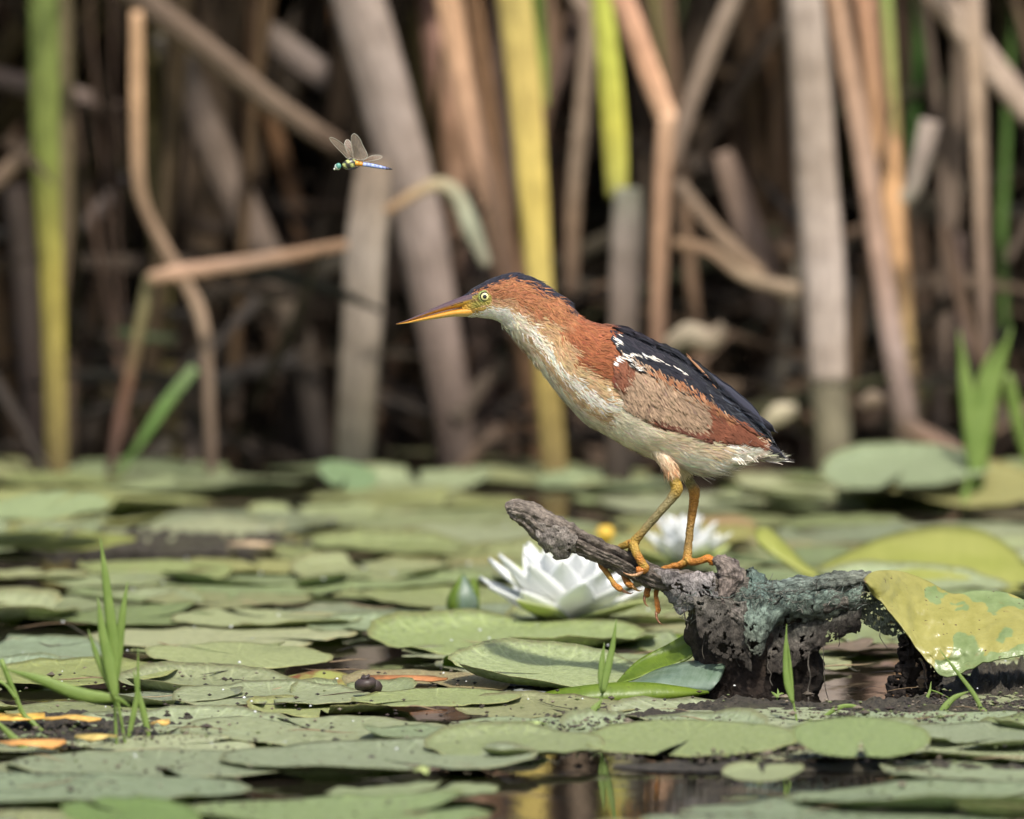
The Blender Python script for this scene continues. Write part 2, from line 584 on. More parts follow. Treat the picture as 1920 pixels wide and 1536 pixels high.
R([(246, 330), (196, 382), (140, 440)], 2.4, [30, 30, 26], [(120, 108, 102), (128, 116, 112), (100, 88, 80)], 'short grey stalk piece slanting down toward the green cattail', 'broken_reed')
R([(668, -20), (716, 150), (756, 300), (792, 440), (820, 600), (850, 780), (862, 900)], 2.18, [112, 112, 112, 104, 92, 82, 76],
  [(150, 136, 126), (146, 133, 124), (144, 130, 120), (140, 126, 118), (128, 112, 104), (90, 76, 68), (60, 50, 44)], 'very thick grey cattail stalk with peeling sheath', extend=0.9, below=True)
R([(700, 300), (694, 380), (684, 480), (678, 620), (668, 760), (662, 890)], 2.1, [70, 84, 86, 84, 80, 76],
  [(150, 132, 112), (168, 152, 134), (170, 158, 144), (150, 138, 124), (112, 104, 88), (72, 74, 60)], 'pale broken cattail stump with mottled grey bark', below=True)
R([(800, -20), (824, 120), (846, 260), (866, 400), (892, 600), (930, 820)], 2.4, [74, 76, 78, 70, 60, 50], [(158, 120, 106), (156, 120, 104), (178, 138, 106), (150, 120, 98), (120, 96, 84), (80, 64, 56)],
  'pinkish brown stalk behind the very thick grey one', extend=0.8, below=True)
R([(838, -20), (866, 140), (896, 280), (928, 400), (950, 520), (975, 640)], 2.16, [56, 56, 54, 50, 46, 40], [(205, 162, 122), (200, 158, 122), (198, 156, 124), (188, 150, 118), (170, 132, 106), (130, 100, 80)],
  'tan stalk leaning over the pinkish brown stalk', extend=0.9)
R([(962, -20), (982, 160), (1000, 380), (1010, 520), (1024, 700), (1042, 900)], 2.08, [74, 72, 62, 54, 52, 52],
  [(190, 172, 88), (205, 182, 92), (210, 188, 84), (206, 186, 88), (165, 145, 66), (120, 104, 60)], 'tall straw yellow cattail leaf behind the head of the bird', extend=1.2, flat=0.35, below=True)
R([(1002, -20), (1016, 90), (1024, 200)], 2.09, [34, 24, 8], [(120, 160, 50), (130, 160, 56), (160, 170, 70)], 'bright green leaf edge along the straw yellow leaf', 'reed_leaf', flat=0.3, extend=0.9)
R([(1060, -40), (1086, 0), (1106, 40), (1094, 180), (1080, 320), (1074, 420), (1070, 560)], 2.3, [30, 34, 38, 36, 34, 32, 30], [(190, 165, 145), (180, 158, 138), (165, 144, 122), (158, 138, 116), (150, 130, 108), (150, 124, 98), (120, 98, 80)],
  'thin grey beige stalk bent over at its top', extend=0.3)
R([(1126, -20), (1142, 120), (1152, 240), (1158, 370)], 2.12, [42, 48, 50, 44], [(180, 190, 62), (184, 190, 58), (196, 194, 60), (170, 170, 70)], 'bright lime green cattail leaf standing upright', extend=1.1, flat=0.35)
R([(1178, 352), (1176, 430), (1172, 540), (1168, 660), (1160, 880)], 2.05, [56, 66, 64, 60, 56], [(128, 130, 112), (132, 122, 112), (128, 114, 104), (100, 86, 74), (60, 50, 42)], 'short grey green stub below the lime green leaf', 'broken_reed', below=True)
R([(1150, -40), (1184, 40), (1220, 140), (1252, 226)], 2.0, [46, 48, 48, 44], [(212, 160, 128), (205, 156, 122), (214, 164, 126), (222, 178, 140)], 'upper part of a tan stalk snapped at a knuckle', extend=0.5)
R([(1252, 216), (1244, 330), (1238, 460), (1232, 660)], 2.0, [42, 40, 38, 32], [(222, 180, 142), (180, 142, 110), (176, 138, 106), (140, 108, 86)], 'lower part of the snapped tan stalk standing upright', flat=0.6)
R([(1385, -30), (1330, 100), (1292, 200), (1256, 320)], 2.2, [40, 40, 36, 32], [(160, 142, 124), (152, 134, 116), (140, 122, 106), (120, 102, 86)], 'slanting grey stalk crossing toward the snapped tan stalk', extend=0.4)
R([(1385, 0), (1402, 160), (1414, 330), (1430, 500)], 2.5, [44, 48, 48, 46], [(100, 82, 72), (105, 86, 76), (108, 88, 76), (90, 72, 62)], 'dark brown stalk in the shade beside the pale thick stalk', extend=0.6)
R([(1505, -20), (1520, 140), (1530, 320), (1544, 500), (1554, 720)], 2.1, [84, 88, 92, 94, 84], [(176, 162, 150), (160, 145, 130), (165, 150, 136), (182, 168, 158), (165, 150, 138)], 'pale thick cattail stalk standing behind the tail of the bird', extend=1.0)
R([(1553, 716), (1562, 800), (1566, 900)], 2.1, [78, 76, 72], [(110, 104, 84), (120, 114, 92), (104, 98, 80)], 'dull greenish foot of the pale thick stalk', 'broken_reed', below=True)
R([(1562, -20), (1590, 130), (1618, 280), (1648, 480), (1676, 660), (1700, 800)], 2.12, [44, 46, 46, 46, 50, 54], [(175, 140, 110), (178, 144, 116), (172, 142, 120), (165, 136, 118), (160, 140, 132), (100, 84, 74)], 'slim tan stalk leaning against the orange tan stalk', extend=0.8, below=True)
R([(1628, -20), (1648, 140), (1664, 320), (1678, 480), (1692, 640), (1702, 780)], 2.2, [70, 68, 62, 56, 54, 50], [(200, 152, 118), (205, 158, 118), (214, 166, 112), (205, 160, 110), (165, 140, 90), (100, 84, 66)], 'orange tan cattail stalk with a green edge', extend=1.0, below=True)
R([(1660, -20), (1670, 120), (1680, 260)], 2.17, [24, 22, 10], [(150, 172, 84), (178, 184, 100), (180, 170, 96)], 'pale green leaf strip along the orange tan stalk', 'reed_leaf', flat=0.3, extend=0.8)
R([(1824, -20), (1830, 120), (1836, 300), (1842, 480), (1850, 700)], 2.1, [42, 38, 34, 32, 28], [(180, 158, 138), (176, 152, 126), (165, 142, 118), (140, 118, 100), (90, 74, 64)], 'thin pale upright stalk before the slanting pale stalk', extend=0.9)
R([(1720, -50), (1790, 30), (1850, 110), (1940, 220)], 2.2, [52, 58, 60, 56], [(178, 156, 134), (190, 168, 146), (200, 178, 158), (190, 168, 148)], 'pale thick stalk slanting out behind the thin upright stalk', extend=0.3)
R([(1744, 226), (1728, 290), (1712, 350), (1694, 378)], 2.1, [44, 42, 38, 30], [(178, 162, 150), (160, 146, 136), (150, 140, 126), (150, 144, 126)], 'short pale broken stub with a rounded top', 'broken_reed')
R([(1352, 286), (1374, 350), (1400, 430), (1430, 520), (1440, 600)], 2.25, [44, 60, 66, 64, 56], [(140, 118, 102), (136, 114, 98), (128, 108, 96), (120, 100, 88), (84, 70, 60)], 'brown broken stalk leaning with a rounded end', 'broken_reed')
R([(1786, 440), (1796, 560), (1806, 700)], 2.2, [40, 40, 36], [(128, 106, 98), (122, 100, 92), (90, 74, 66)], 'short brown stalk beside the thin pale upright stalk')
R([(1690, 792), (1740, 820), (1800, 858), (1840, 885)], 2.0, [36, 40, 42, 34], [(105, 88, 72), (140, 112, 92), (160, 124, 106), (120, 96, 82)], 'fallen brown stalk sloping down to the water', 'broken_reed')
R([(1890, 180), (1884, 320), (1878, 460), (1884, 620)], 2.3, [16, 20, 22, 18], [(70, 104, 36), (78, 112, 42), (84, 116, 46), (70, 96, 40)], 'thin dark green reed leaf beside the tangled bank', 'reed_leaf', extend=0.6)
R([(1722, -20), (1722, 100), (1712, 220), (1706, 330)], 2.45, [22, 28, 24, 18], [(60, 96, 34), (66, 108, 36), (60, 100, 34), (54, 84, 34)], 'dark green reed leaf behind the pale rounded stub', 'reed_leaf', extend=0.6)
R([(722, 398), (770, 368), (820, 346), (856, 366), (884, 430), (914, 500)], 2.0, [18, 24, 28, 34, 40, 24], [(150, 118, 84), (165, 138, 100), (170, 156, 120), (160, 160, 132), (150, 156, 132), (130, 124, 104)], 'pale green dead leaf arched over in front of the stalks', 'reed_leaf', flat=0.25)
R([(870, 170), (896, 250), (918, 310)], 2.3, [20, 24, 10], [(84, 130, 40), (80, 124, 40), (70, 104, 40)], 'small bright green leaf tip behind the tan leaning stalk', 'reed_leaf')
R([(1228, -20), (1236, 80), (1240, 160)], 2.3, [40, 38, 34], [(150, 142, 84), (142, 134, 82), (110, 100, 66)], 'olive stalk behind the snapped tan stalk', extend=0.8)
R([(1272, -20), (1276, 100), (1280, 200)], 2.5, [54, 50, 46], [(60, 72, 36), (56, 64, 34), (44, 46, 28)], 'dim dark green leaf deep behind the snapped stalk', 'reed_leaf', extend=0.8)
R([(638, -20), (645, 120), (652, 240)], 2.5, [46, 44, 40], [(160, 112, 60), (140, 98, 54), (105, 76, 46)], 'rusty orange stalk in shade beside the very thick grey one', extend=0.6)
R([(366, 690), (310, 760), (250, 850), (215, 890)], 2.0, [22, 26, 14, 22], [(130, 156, 100), (110, 150, 70), (84, 120, 44), (120, 140, 84)], 'bright green reed leaf slanting up from the water', 'reed_leaf', flat=0.25)
R([(215, 620), (262, 630), (330, 636)], 2.2, [16, 20, 14], [(70, 92, 50), (84, 104, 60), (54, 66, 40)], 'small dim green leaf lying across the shaded stalks', 'reed_leaf', flat=0.3)
R([(296, 812), (380, 824), (460, 838), (560, 870)], 2.25, [20, 24, 24, 16], [(80, 68, 62), (105, 92, 86), (100, 88, 80), (60, 50, 46)], 'fallen grey stalk lying just above the water', 'broken_reed')
R([(420, 430), (424, 560), (440, 700), (450, 850)], 2.6, [40, 44, 44, 40], [(86, 72, 60), (80, 68, 56), (66, 56, 48), (44, 38, 32)], 'dim brown stalk behind the leaning grey stalk', below=True)
R([(1270, 340), (1340, 430), (1420, 510), (1480, 560)], 2.2, [26, 30, 30, 22], [(128, 110, 92), (140, 118, 96), (150, 126, 100), (150, 130, 104)], 'dead leaf slanting down through the tangle by the bird', 'reed_leaf', flat=0.3)
R([(1262, 455), (1330, 470), (1400, 520), (1500, 545)], 2.1, [22, 26, 26, 30], [(140, 112, 82), (136, 110, 84), (150, 130, 104), (140, 122, 100)], 'brown dead leaf trailing across the tangle by the bird', 'reed_leaf', flat=0.3)
R([(1248, 650), (1290, 628), (1330, 636), (1358, 610)], 2.0, [30, 52, 50, 24], [(140, 128, 104), (165, 154, 130), (160, 146, 122), (120, 106, 88)], 'crumpled pale leaf scrap lodged above the back of the bird', 'leaf_scrap', flat=0.4)
R([(1432, 800), (1462, 776), (1494, 768)], 2.0, [24, 46, 26], [(140, 134, 104), (176, 168, 138), (140, 132, 108)], 'rounded pale leaf scrap above the tail of the bird', 'leaf_scrap', flat=0.5)
R([(1612, 760), (1636, 748), (1656, 752)], 2.0, [20, 34, 20], [(120, 104, 86), (140, 122, 100), (110, 94, 78)], 'small beige leaf scrap between the two right thick stalks', 'leaf_scrap', flat=0.5)

# look-alike stalks, shade put into their tint, that fill the stand: eight shapes, copied
base = []
for k in range(8):
    rr = random.Random(40 + k)
    n = 30
    h = rr.uniform(1.1, 1.9)
    t = np.linspace(0, 1, n)
    path = np.stack([0.10 * np.sin(t * rr.uniform(1, 3) + rr.random() * 6) * t + rr.uniform(-.25, .25) * t * t, rr.uniform(-.2, .2) * t * t, -0.1 + h * t], -1)
    w = rr.uniform(0.007, 0.017)
    c = np.array([lin(x) for x in rr.choice([[(70, 58, 48), (150, 128, 106), (150, 130, 105)], [(80, 70, 60), (140, 124, 110), (150, 136, 118)], [(70, 58, 48), (150, 122, 94), (145, 120, 94)]])])
    cc = np.stack([np.interp(t, [0, .15, 1], c[:, q]) for q in range(3)], -1)
    b = MB()
    b.tube(path, w * (1 - 0.75 * t ** 2), 8, rr.uniform(0.3, 0.7), cc, ribs=0.08, seed=k, vscale=8.0)
    # two strap leaves growing off the stalk
    for q in range(2):
        s0 = rr.uniform(0.05, 0.3); dx = rr.uniform(-.35, .35); dy = rr.uniform(-.2, .25)
        u = np.linspace(0, 1, 14)
        i0 = int(s0 * n)
        lp = path[i0] + np.stack([dx * u ** 1.5, dy * u ** 1.5, (h * 0.8) * (u - 0.25 * u ** 3)], -1)
        b.tube(lp, w * 0.7 * (1 - u ** 3 * 0.9), 6, 0.25, cc[i0] * 1.1, ribs=0, seed=k + q, vscale=8.0)
    o = b.build('cattail', MAT['reed'], origin=(0, 0, 0))
    base.append(o)
rr = random.Random(77)
k = 0
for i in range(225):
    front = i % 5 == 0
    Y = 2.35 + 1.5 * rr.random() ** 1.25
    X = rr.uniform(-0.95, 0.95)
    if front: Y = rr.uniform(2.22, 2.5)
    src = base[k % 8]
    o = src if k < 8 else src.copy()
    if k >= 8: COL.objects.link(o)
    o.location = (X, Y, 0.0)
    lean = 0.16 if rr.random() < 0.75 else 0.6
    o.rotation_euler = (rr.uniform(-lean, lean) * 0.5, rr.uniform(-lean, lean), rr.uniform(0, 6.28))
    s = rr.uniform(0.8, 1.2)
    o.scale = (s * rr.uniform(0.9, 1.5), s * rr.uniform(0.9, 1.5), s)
    v = rr.uniform(0.10, 0.5)  # low tint stands for the shade inside the stand
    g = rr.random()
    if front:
        g = max(g, .2); o.scale = (s * .6, s * .6, s); v = rr.uniform(.4, .85) * (1 if X > -.1 else .7)  # front row tinted as lit, lower on the left where shade falls
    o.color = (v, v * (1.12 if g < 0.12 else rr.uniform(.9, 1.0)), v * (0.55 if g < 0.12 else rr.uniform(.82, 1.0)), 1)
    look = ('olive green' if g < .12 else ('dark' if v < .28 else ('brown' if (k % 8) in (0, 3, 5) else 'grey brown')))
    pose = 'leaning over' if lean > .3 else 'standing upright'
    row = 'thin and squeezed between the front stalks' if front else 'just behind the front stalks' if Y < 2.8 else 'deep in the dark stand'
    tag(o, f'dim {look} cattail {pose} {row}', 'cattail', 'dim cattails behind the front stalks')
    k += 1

# dense mass of the far stand and the litter of dead leaves at its foot
def strip(b, p0, d, L, w, col, bend, rr):
    d = d.normalized()
    sx = d.cross(Vector((rr.uniform(-1, 1), 1.5, rr.uniform(-.6, .6)))).normalized() * w
    up = d.cross(sx).normalized()
    n = 5
    vs = []
    for i in range(n):
        t = i / (n - 1)
        c = p0 + d * L * t + up * bend * t * t - Vector((0, 0, abs(bend) * t * t * 0.5))
        ww = sx * (1 - 0.8 * t ** 2)
        vs += [c - ww, c + up * w * 0.3, c + ww]
    fs = []
    for i in range(n - 1):
        for j in range(2):
            a = i * 3 + j
            fs.append((a, a + 1, a + 4, a + 3))
    b.add(vs, fs, col, [(j * .5, i * .2 + p0.x) for i in range(n) for j in range(3)])

rr = random.Random(9)
b = MB()
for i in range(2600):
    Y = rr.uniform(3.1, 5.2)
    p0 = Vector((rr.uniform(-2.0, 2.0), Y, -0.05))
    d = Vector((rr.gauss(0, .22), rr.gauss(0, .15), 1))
    v = rr.uniform(0.1, 0.38)  # strong darkening: shade deep in the stand put into the colour
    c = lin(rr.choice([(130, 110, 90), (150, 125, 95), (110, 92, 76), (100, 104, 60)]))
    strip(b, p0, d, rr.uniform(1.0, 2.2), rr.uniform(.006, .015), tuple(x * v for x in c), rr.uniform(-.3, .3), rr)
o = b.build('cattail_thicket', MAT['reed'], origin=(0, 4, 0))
tag(o, 'dense mass of dead cattails filling the bank, colours darkened as shade', 'cattails', kind='stuff')
b = MB()
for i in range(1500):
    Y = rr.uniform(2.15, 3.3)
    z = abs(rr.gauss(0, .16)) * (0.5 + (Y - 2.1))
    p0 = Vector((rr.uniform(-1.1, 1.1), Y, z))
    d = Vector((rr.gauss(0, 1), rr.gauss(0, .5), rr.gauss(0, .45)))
    v = rr.uniform(0.10, 0.6) * (1.0 if p0.x > -0.02 else 0.55)  # shade put into the litter colour, heavier on the left
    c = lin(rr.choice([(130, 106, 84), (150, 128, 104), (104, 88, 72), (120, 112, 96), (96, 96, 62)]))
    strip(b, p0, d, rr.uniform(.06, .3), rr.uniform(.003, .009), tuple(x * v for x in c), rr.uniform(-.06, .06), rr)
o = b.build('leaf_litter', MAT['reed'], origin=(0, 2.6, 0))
tag(o, 'tangled litter of dead reed leaves at the foot of the cattails', 'leaf litter', kind='stuff')

rr = random.Random(19)
b = MB()
for i in range(2400):          # leaves added above the frame to shade the inside of the stand
    p0 = Vector((rr.uniform(-1.9, 1.9), rr.uniform(2.4, 4.6), rr.uniform(.48, .75)))
    d = Vector((rr.gauss(0, .3), rr.gauss(-.05, .25), 1))
    c = lin(rr.choice([(110, 130, 60), (96, 120, 52), (130, 120, 80), (140, 118, 90)]))
    v = rr.uniform(.6, 1)
    strip(b, p0, d, rr.uniform(.8, 1.5), rr.uniform(.009, .018), tuple(x * v for x in c), rr.uniform(-.5, .5), rr)
o = b.build('shade_foliage', MAT['reed'], origin=(0, 3.4, .5))
tag(o, 'unseen cattail leaves added above the frame to shade the dead stalks', 'cattails', kind='stuff')
# ------------------------------------------------------------------ lily pads
def pad_mesh(seed, mat, wave=0.05, rim=0.0, segs=56, rings=9, notch=0.16, fold=0.0):
    """unit-radius pad with a notch, rim lift and thickness"""
    rr = random.Random(seed)
    k1, k2 = rr.uniform(0, 9), rr.uniform(0, 9)
    top, bot, uvt, col = [], [], [], []
    a0 = notch * 0.5
    for i in range(rings + 1):
        r = (i / rings) ** 0.8
        for j in range(segs + 1):
            t = j / segs
            a = a0 + (2 * math.pi - 2 * a0) * t
            lobe = 1 + 0.05 * math.cos(a * 2 + k1) + 0.025 * nz(math.cos(a) * 3 + k2, math.sin(a) * 3) \
                + 0.016 * nz(math.cos(a) * 9 + k2, math.sin(a) * 9) + 0.010 * nz(math.cos(a) * 20 + k2, math.sin(a) * 20)
            e = min(t, 1 - t) * segs
            lobe *= 1 - 0.10 * math.exp(-(e / 1.5) ** 2)      # rounded lobe tips
            x, y = r * lobe * math.cos(a), r * lobe * math.sin(a)
            z = wave * (r ** 1.5) * (nz(x * 1.3 + k1, y * 1.3, k2) * 1.3 + 0.5 * nz(x * 3 + k2, y * 3, k1))
            z += 0.010 * (1 - r) * -1
            z += rim * (max(0, r - 0.72) / 0.28) ** 2 * (0.55 + 0.6 * math.sin(a * 1.5 + k1) + 0.5 * nz(x * 2 + 4, y * 2, k1))
            z += 0.02 * r ** 4 * nz(math.cos(a) * 5 + k1, math.sin(a) * 5, k2)
            if fold: z += fold * max(0, math.cos(a + k2)) ** 3 * max(0, r - 0.45) ** 1.5
            th = 0.005
            top.append((x, y, z)); bot.append((x, y, z - th)); uvt.append((t, r))
    n = segs + 1
    fs = []
    N = len(top)
    for i in range(rings):
        for j in range(segs):
            a, c = i * n + j, (i + 1) * n + j
            fs.append((a, c, c + 1, a + 1))
            fs.append((N + a, N + a + 1, N + c + 1, N + c))
    for j in range(segs):
        a = rings * n + j
        fs.append((a, N + a, N + a + 1, a + 1))
    for i in range(rings):
        a, c = i * n, (i + 1) * n
        fs.append((a, N + a, N + c, c))
        a, c = a + segs, c + segs
        fs.append((a, c, N + c, N + a))
    me = bpy.data.meshes.new('lily_pad')
    me.from_pydata(top + bot, [], fs)
    uv = me.uv_layers.new(name='UVMap')
    allu = uvt + uvt
    for l in me.loops: uv.data[l.index].uv = allu[l.vertex_index]
    me.polygons.foreach_set('use_smooth', [True] * len(me.polygons))
    me.materials.append(MAT[mat])
    me.update()
    return me

PADS = []
def pad(me, x, y, z, r, yaw, tx=0.0, ty=0.0, sy=1.0, color=(1, 1, 1), label=None, group=None):
    o = bpy.data.objects.new('lily_pad', me)
    COL.objects.link(o)
    o.location = (x, y, z)
    o.rotation_mode = 'XYZ'
    Rm = Matrix.Rotation(tx, 4, 'X') @ Matrix.Rotation(ty, 4, 'Y') @ Matrix.Rotation(yaw, 4, 'Z')
    o.rotation_euler = Rm.to_euler()
    o.scale = (r, r * sy, r)
    o.color = (*color, 1)
    tag(o, label or 'flat green lily pad floating among the crowd of pads', 'lily pad', group or 'lily pads floating on the pond')
    PADS.append((x, y, r))
    return o

flat = {}
for mi, wv in (('pad0', .022), ('pad1', .03), ('pad2', .035), ('pad3', .05), ('pad4', .022)):
    flat[mi] = [pad_mesh(100 + 7 * i + ord(mi[3]) * 13, mi, wv, (0.0, 0.04, 0.10, 0.05)[i], fold=0.0 if i < 3 else 0.16) for i in range(4)]

def hpad(px0, px1, py, r_mat, idx, label, tilt=0.0, roll=0.0, yaw=None, z=0.006, color=(1, 1, 1), sy=1.0, lift=0.0):
    """hand-placed pad: px span and the pixel row of its centre"""
    g = G((px0 + px1) / 2, py, z)
    m = (CAMD + g.y) / F
    r = (px1 - px0) / 2 * m
    return pad(flat[r_mat][idx], g.x, g.y, z + lift, r, yaw if yaw is not None else (px0 * 0.37) % 6.28, tilt, roll, sy, color, label)

# pads the photograph shows clearly, near to far
D2 = math.pi / 180
hpad(1094, 1494, 1384, 'pad0', 0, 'pale green pad with lifted far rim before the mud', 5 * D2, 0, 4.4, 0.014, (1.02, 1.05, .95))
hpad(1488, 1740, 1384, 'pad0', 1, 'small green pad tipped toward the stump side, rim raised', 13 * D2, 2 * D2, 4.7, 0.022, (.86, .95, .75), 1.1)
hpad(800, 1130, 1396, 'pad0', 2, 'green pad with arched far edge next to the mud strip', 5 * D2, 0, 4.2, 0.012)
hpad(330, 860, 1368, 'pad1', 0, 'wide dusty pad beside the tall grass sprout', 0.5 * D2, 0, 2.0, 0.005)
hpad(20, 560, 1432, 'pad4', 0, 'wide grey green pad below the tall grass sprout', 0.4 * D2, 0, 4.9, 0.006)
hpad(420, 1000, 1420, 'pad4', 1, 'grey green pad carrying a scrap of black weed', 0.3 * D2, 0, 5.2, 0.009)
hpad(1710, 2060, 1380, 'pad4', 2, 'grey green pad below the draped yellow leaf', 2 * D2, 0, 4.0, 0.01)
hpad(1680, 2130, 1408, 'pad1', 1, 'long pale pad edging the water below the tipped pad', 0.5 * D2, 0, 1.0, 0.005)
hpad(1350, 1512, 1450, 'pad1', 2, 'little pale pad alone on the dark water', 4 * D2, 0, 1.6, 0.008, (1.0, 1.0, .9))
hpad(1480, 2060, 1500, 'pad4', 3, 'smooth green pad at the far side of mud specks', 0.5 * D2, 0, 0.6, 0.006, (.9, .95, .9))
hpad(560, 985, 1488, 'pad1', 3, 'flat pale pad with its tip over dark water', 0.2 * D2, 0, 1.2, 0.005, (.95, 1, .9), 0.7)
hpad(-180, 470, 1482, 'pad4', 1, 'broad grey green pad touching the dark water', 0.2 * D2, 0, 3.1, 0.005, (.9, .95, .95))
hpad(320, 920, 1528, 'pad0', 3, 'green pad ending in the reed reflections', 0.3 * D2, 0, 0.2, 0.006, (.9, 1, .9))
hpad(90, 400, 1530, 'pad0', 1, 'shiny bright green pad with a lifted edge', 7 * D2, 0, 2.2, 0.012, (.6, .78, .42), 0.8)
hpad(1200, 1900, 1532, 'pad4', 0, 'dull pad with mud specks along its edge', 0.3 * D2, 0, 2.8, 0.005, (.85, .9, .9))
hpad(650, 985, 1308, 'pad0', 0, 'pale pad lying inside the long curled leaf', 1.5 * D2, 0, 3.9, 0.010, (1.2, 1.2, 1.1), 0.8)
hpad(840, 1235, 1262, 'pad1', 2, 'pale pad humped up with a dark fold', 5.5 * D2, 3 * D2, 3.3, 0.016, (1.1, 1.15, 1.0))
hpad(640, 960, 1275, 'pad3', 0, 'brown edged rotting pad holding a dark snail', 2 * D2, 0, 5.0, 0.007, (1.3, 1.3, 1.1))
hpad(330, 690, 1304, 'pad1', 1, 'pale pad with a torn brown rim', 1 * D2, 0, 4.7, 0.008)
hpad(270, 622, 1226, 'pad1', 0, 'pale domed pad at the edge of a dark water gap', 2.2 * D2, 1 * D2, 2.4, 0.012, (1.1, 1.1, .9))
hpad(-60, 330, 1262, 'pad2', 1, 'pale pad with bright yellow green rim', 1.5 * D2, 0, 5.4, 0.008, (.9, 1, .8))
hpad(690, 1230, 1196, 'pad0', 2, 'pale green pad with green rolled edge before the open flower', 2.0 * D2, 0, 4.6, 0.008, (1.1, 1.15, 1.0))
hpad(1120, 1330, 1250, 'pad0', 1, 'green pad wedged against the stump', 1.0 * D2, 0, 1.2, 0.006)
hpad(1540, 1700, 1215, 'pad3', 2, 'purplish pad seen under the arch of the stump', 3 * D2, 0, 1.2, 0.008, (.8, .7, .8))
hpad(1560, 1850, 1190, 'pad0', 3, 'green pad seen beyond the arch of the stump', 1.5 * D2, 0, 2.2, 0.008)
hpad(1360, 1640, 1190, 'pad1', 0, 'pale pad hidden partly behind the stump', 1 * D2, 0, 0.8, 0.006)
hpad(-40, 205, 950, 'pad1', 1, 'pale pad propped up over a dark hollow', 9 * D2, -6 * D2, 1.0, 0.05, (1.0, 1.1, .95))
hpad(590, 712, 893, 'pad4', 2, 'dark bluish pad standing tilted by the cattails', 22 * D2, 12 * D2, 4.5, 0.03, (.7, .9, .7))
hpad(1545, 1850, 880, 'pad4', 3, 'grey green pad heaved up near the cattails', 11 * D2, -3 * D2, 4.4, 0.035, (1.0, 1.05, 1.0))
hpad(1640, 1960, 912, 'pad2', 2, 'yellow patched pad leaning before the heaved grey green one', 8 * D2, 0, 3.6, 0.02, (1.0, .95, .8))
hpad(1840, 2100, 885, 'pad0', 0, 'green pad behind the blurred grass sprout', 8 * D2, 0, 3.6, 0.02)
hpad(1210, 1420, 985, 'pad3', 1, 'pinkish brown dying pad behind the legs of the bird', 4 * D2, 0, 2.6, 0.015, (1.5, 1.2, 1.0))
hpad(1060, 1420, 1012, 'pad2', 3, 'yellow pad under the small yellow bloom', 3 * D2, 0, 2.1, 0.01, (1.0, .95, .7))
hpad(-30, 250, 1012, 'pad2', 0, 'yellow green pad on the brown log debris', 3 * D2, 0, 1.4, 0.02, (.9, 1, .6))

# the crowd of look-alike pads
rr = random.Random(21)
GAPS = [(700, 1222, 95, 10), (860, 1490, 420, 28), (1120, 1520, 240, 40), (1180, 1462, 200, 14), (1480, 1478, 180, 26), (1640, 1290, 110, 28), (1420, 1300, 150, 20),
        (340, 1045, 120, 8), (640, 1010, 60, 8), (1030, 940, 60, 6), (420, 1270, 80, 6), (20, 1195, 120, 5), (1850, 1405, 90, 6)]
def in_gap(x, y):
    px, py = PX(np.array([x, y, 0.0]))
    for a, c, w, h in GAPS:
        if ((px - a) / w) ** 2 + ((py - c) / h) ** 2 < 1: return True
    return False
LM = [('tall grass sprout', G(225, 1402)), ('open white flower', G(1060, 1184)), ('draped yellow leaf', G(1800, 1300)), ('driftwood stump', G(1400, 1315)), ('raised lime leaf', G(1740, 1110)), ('forking grass sprout', G(1830, 960)),
      ('pad propped over a hollow', G(80, 960)), ('strip of dark water', G(1000, 1490)), ('kinked grass sprout', G(1100, 1362)), ('dark tilted pad by the cattails', G(650, 893)), ('torn brown leaf rim', G(520, 1285)), ('far brown debris', G(300, 1030)), ('shiny bright pad', G(240, 1530)), ('yellow bloom', G(1135, 1030)), ('dull mud specked pad', G(1550, 1532))]
LOOK = {'pad0': 'green', 'pad1': 'pale dusty', 'pad2': 'yellowing', 'pad3': 'brown blotched', 'pad4': 'grey green'}
def near_label(mi, x, y):
    nm = min(LM, key=lambda l: math.hypot((l[1].x - x) * 1.3, l[1].y - y))[0]
    return f'{LOOK[mi]} flat lily pad afloat near the {nm}'
cnt = 0
tries = 0
placed = []
while cnt < 225 and tries < 14000:
    tries += 1
    Y = rr.uniform(-1.25, 2.15)
    X = rr.uniform(-0.72, 0.72)
    r = rr.uniform(0.055, 0.115)
    if in_gap(X, Y) or any(in_gap(X + q * r * math.cos(a), Y + q * r * math.sin(a)) for q in (.5, .92) for a in np.linspace(0, 6.28, 12)): continue
    if math.hypot(X - 0.17, Y - 0.0) < r + 0.03 or math.hypot((X - 0.30), Y) < r + 0.01: continue
    if any(math.hypot(X - a, Y - c) < 0.62 * (r + q) for a, c, q in placed): continue
    if any(math.hypot(X - a, Y - c) < 0.5 * (r + q) for a, c, q in PADS[:36]): continue
    far = Y > 0.6
    mi = rr.choices(['pad0', 'pad1', 'pad2', 'pad3', 'pad4'], [4, 3.5, 1.6 if far else 0.5, 0.35, 2.2])[0]
    i = rr.randrange(4)
    v = rr.uniform(0.85, 1.25)
    pad(flat[mi][i], X, Y, 0.0018 + 0.0011 * (cnt % 5), r, rr.uniform(0, 6.28), rr.gauss(0.006, 0.009), rr.gauss(0, 0.009), rr.uniform(.85, 1.05), (v * rr.uniform(.92, 1.08), v, v * rr.uniform(.85, 1.1)), near_label(mi, X, Y))
    placed.append((X, Y, r))
    cnt += 1

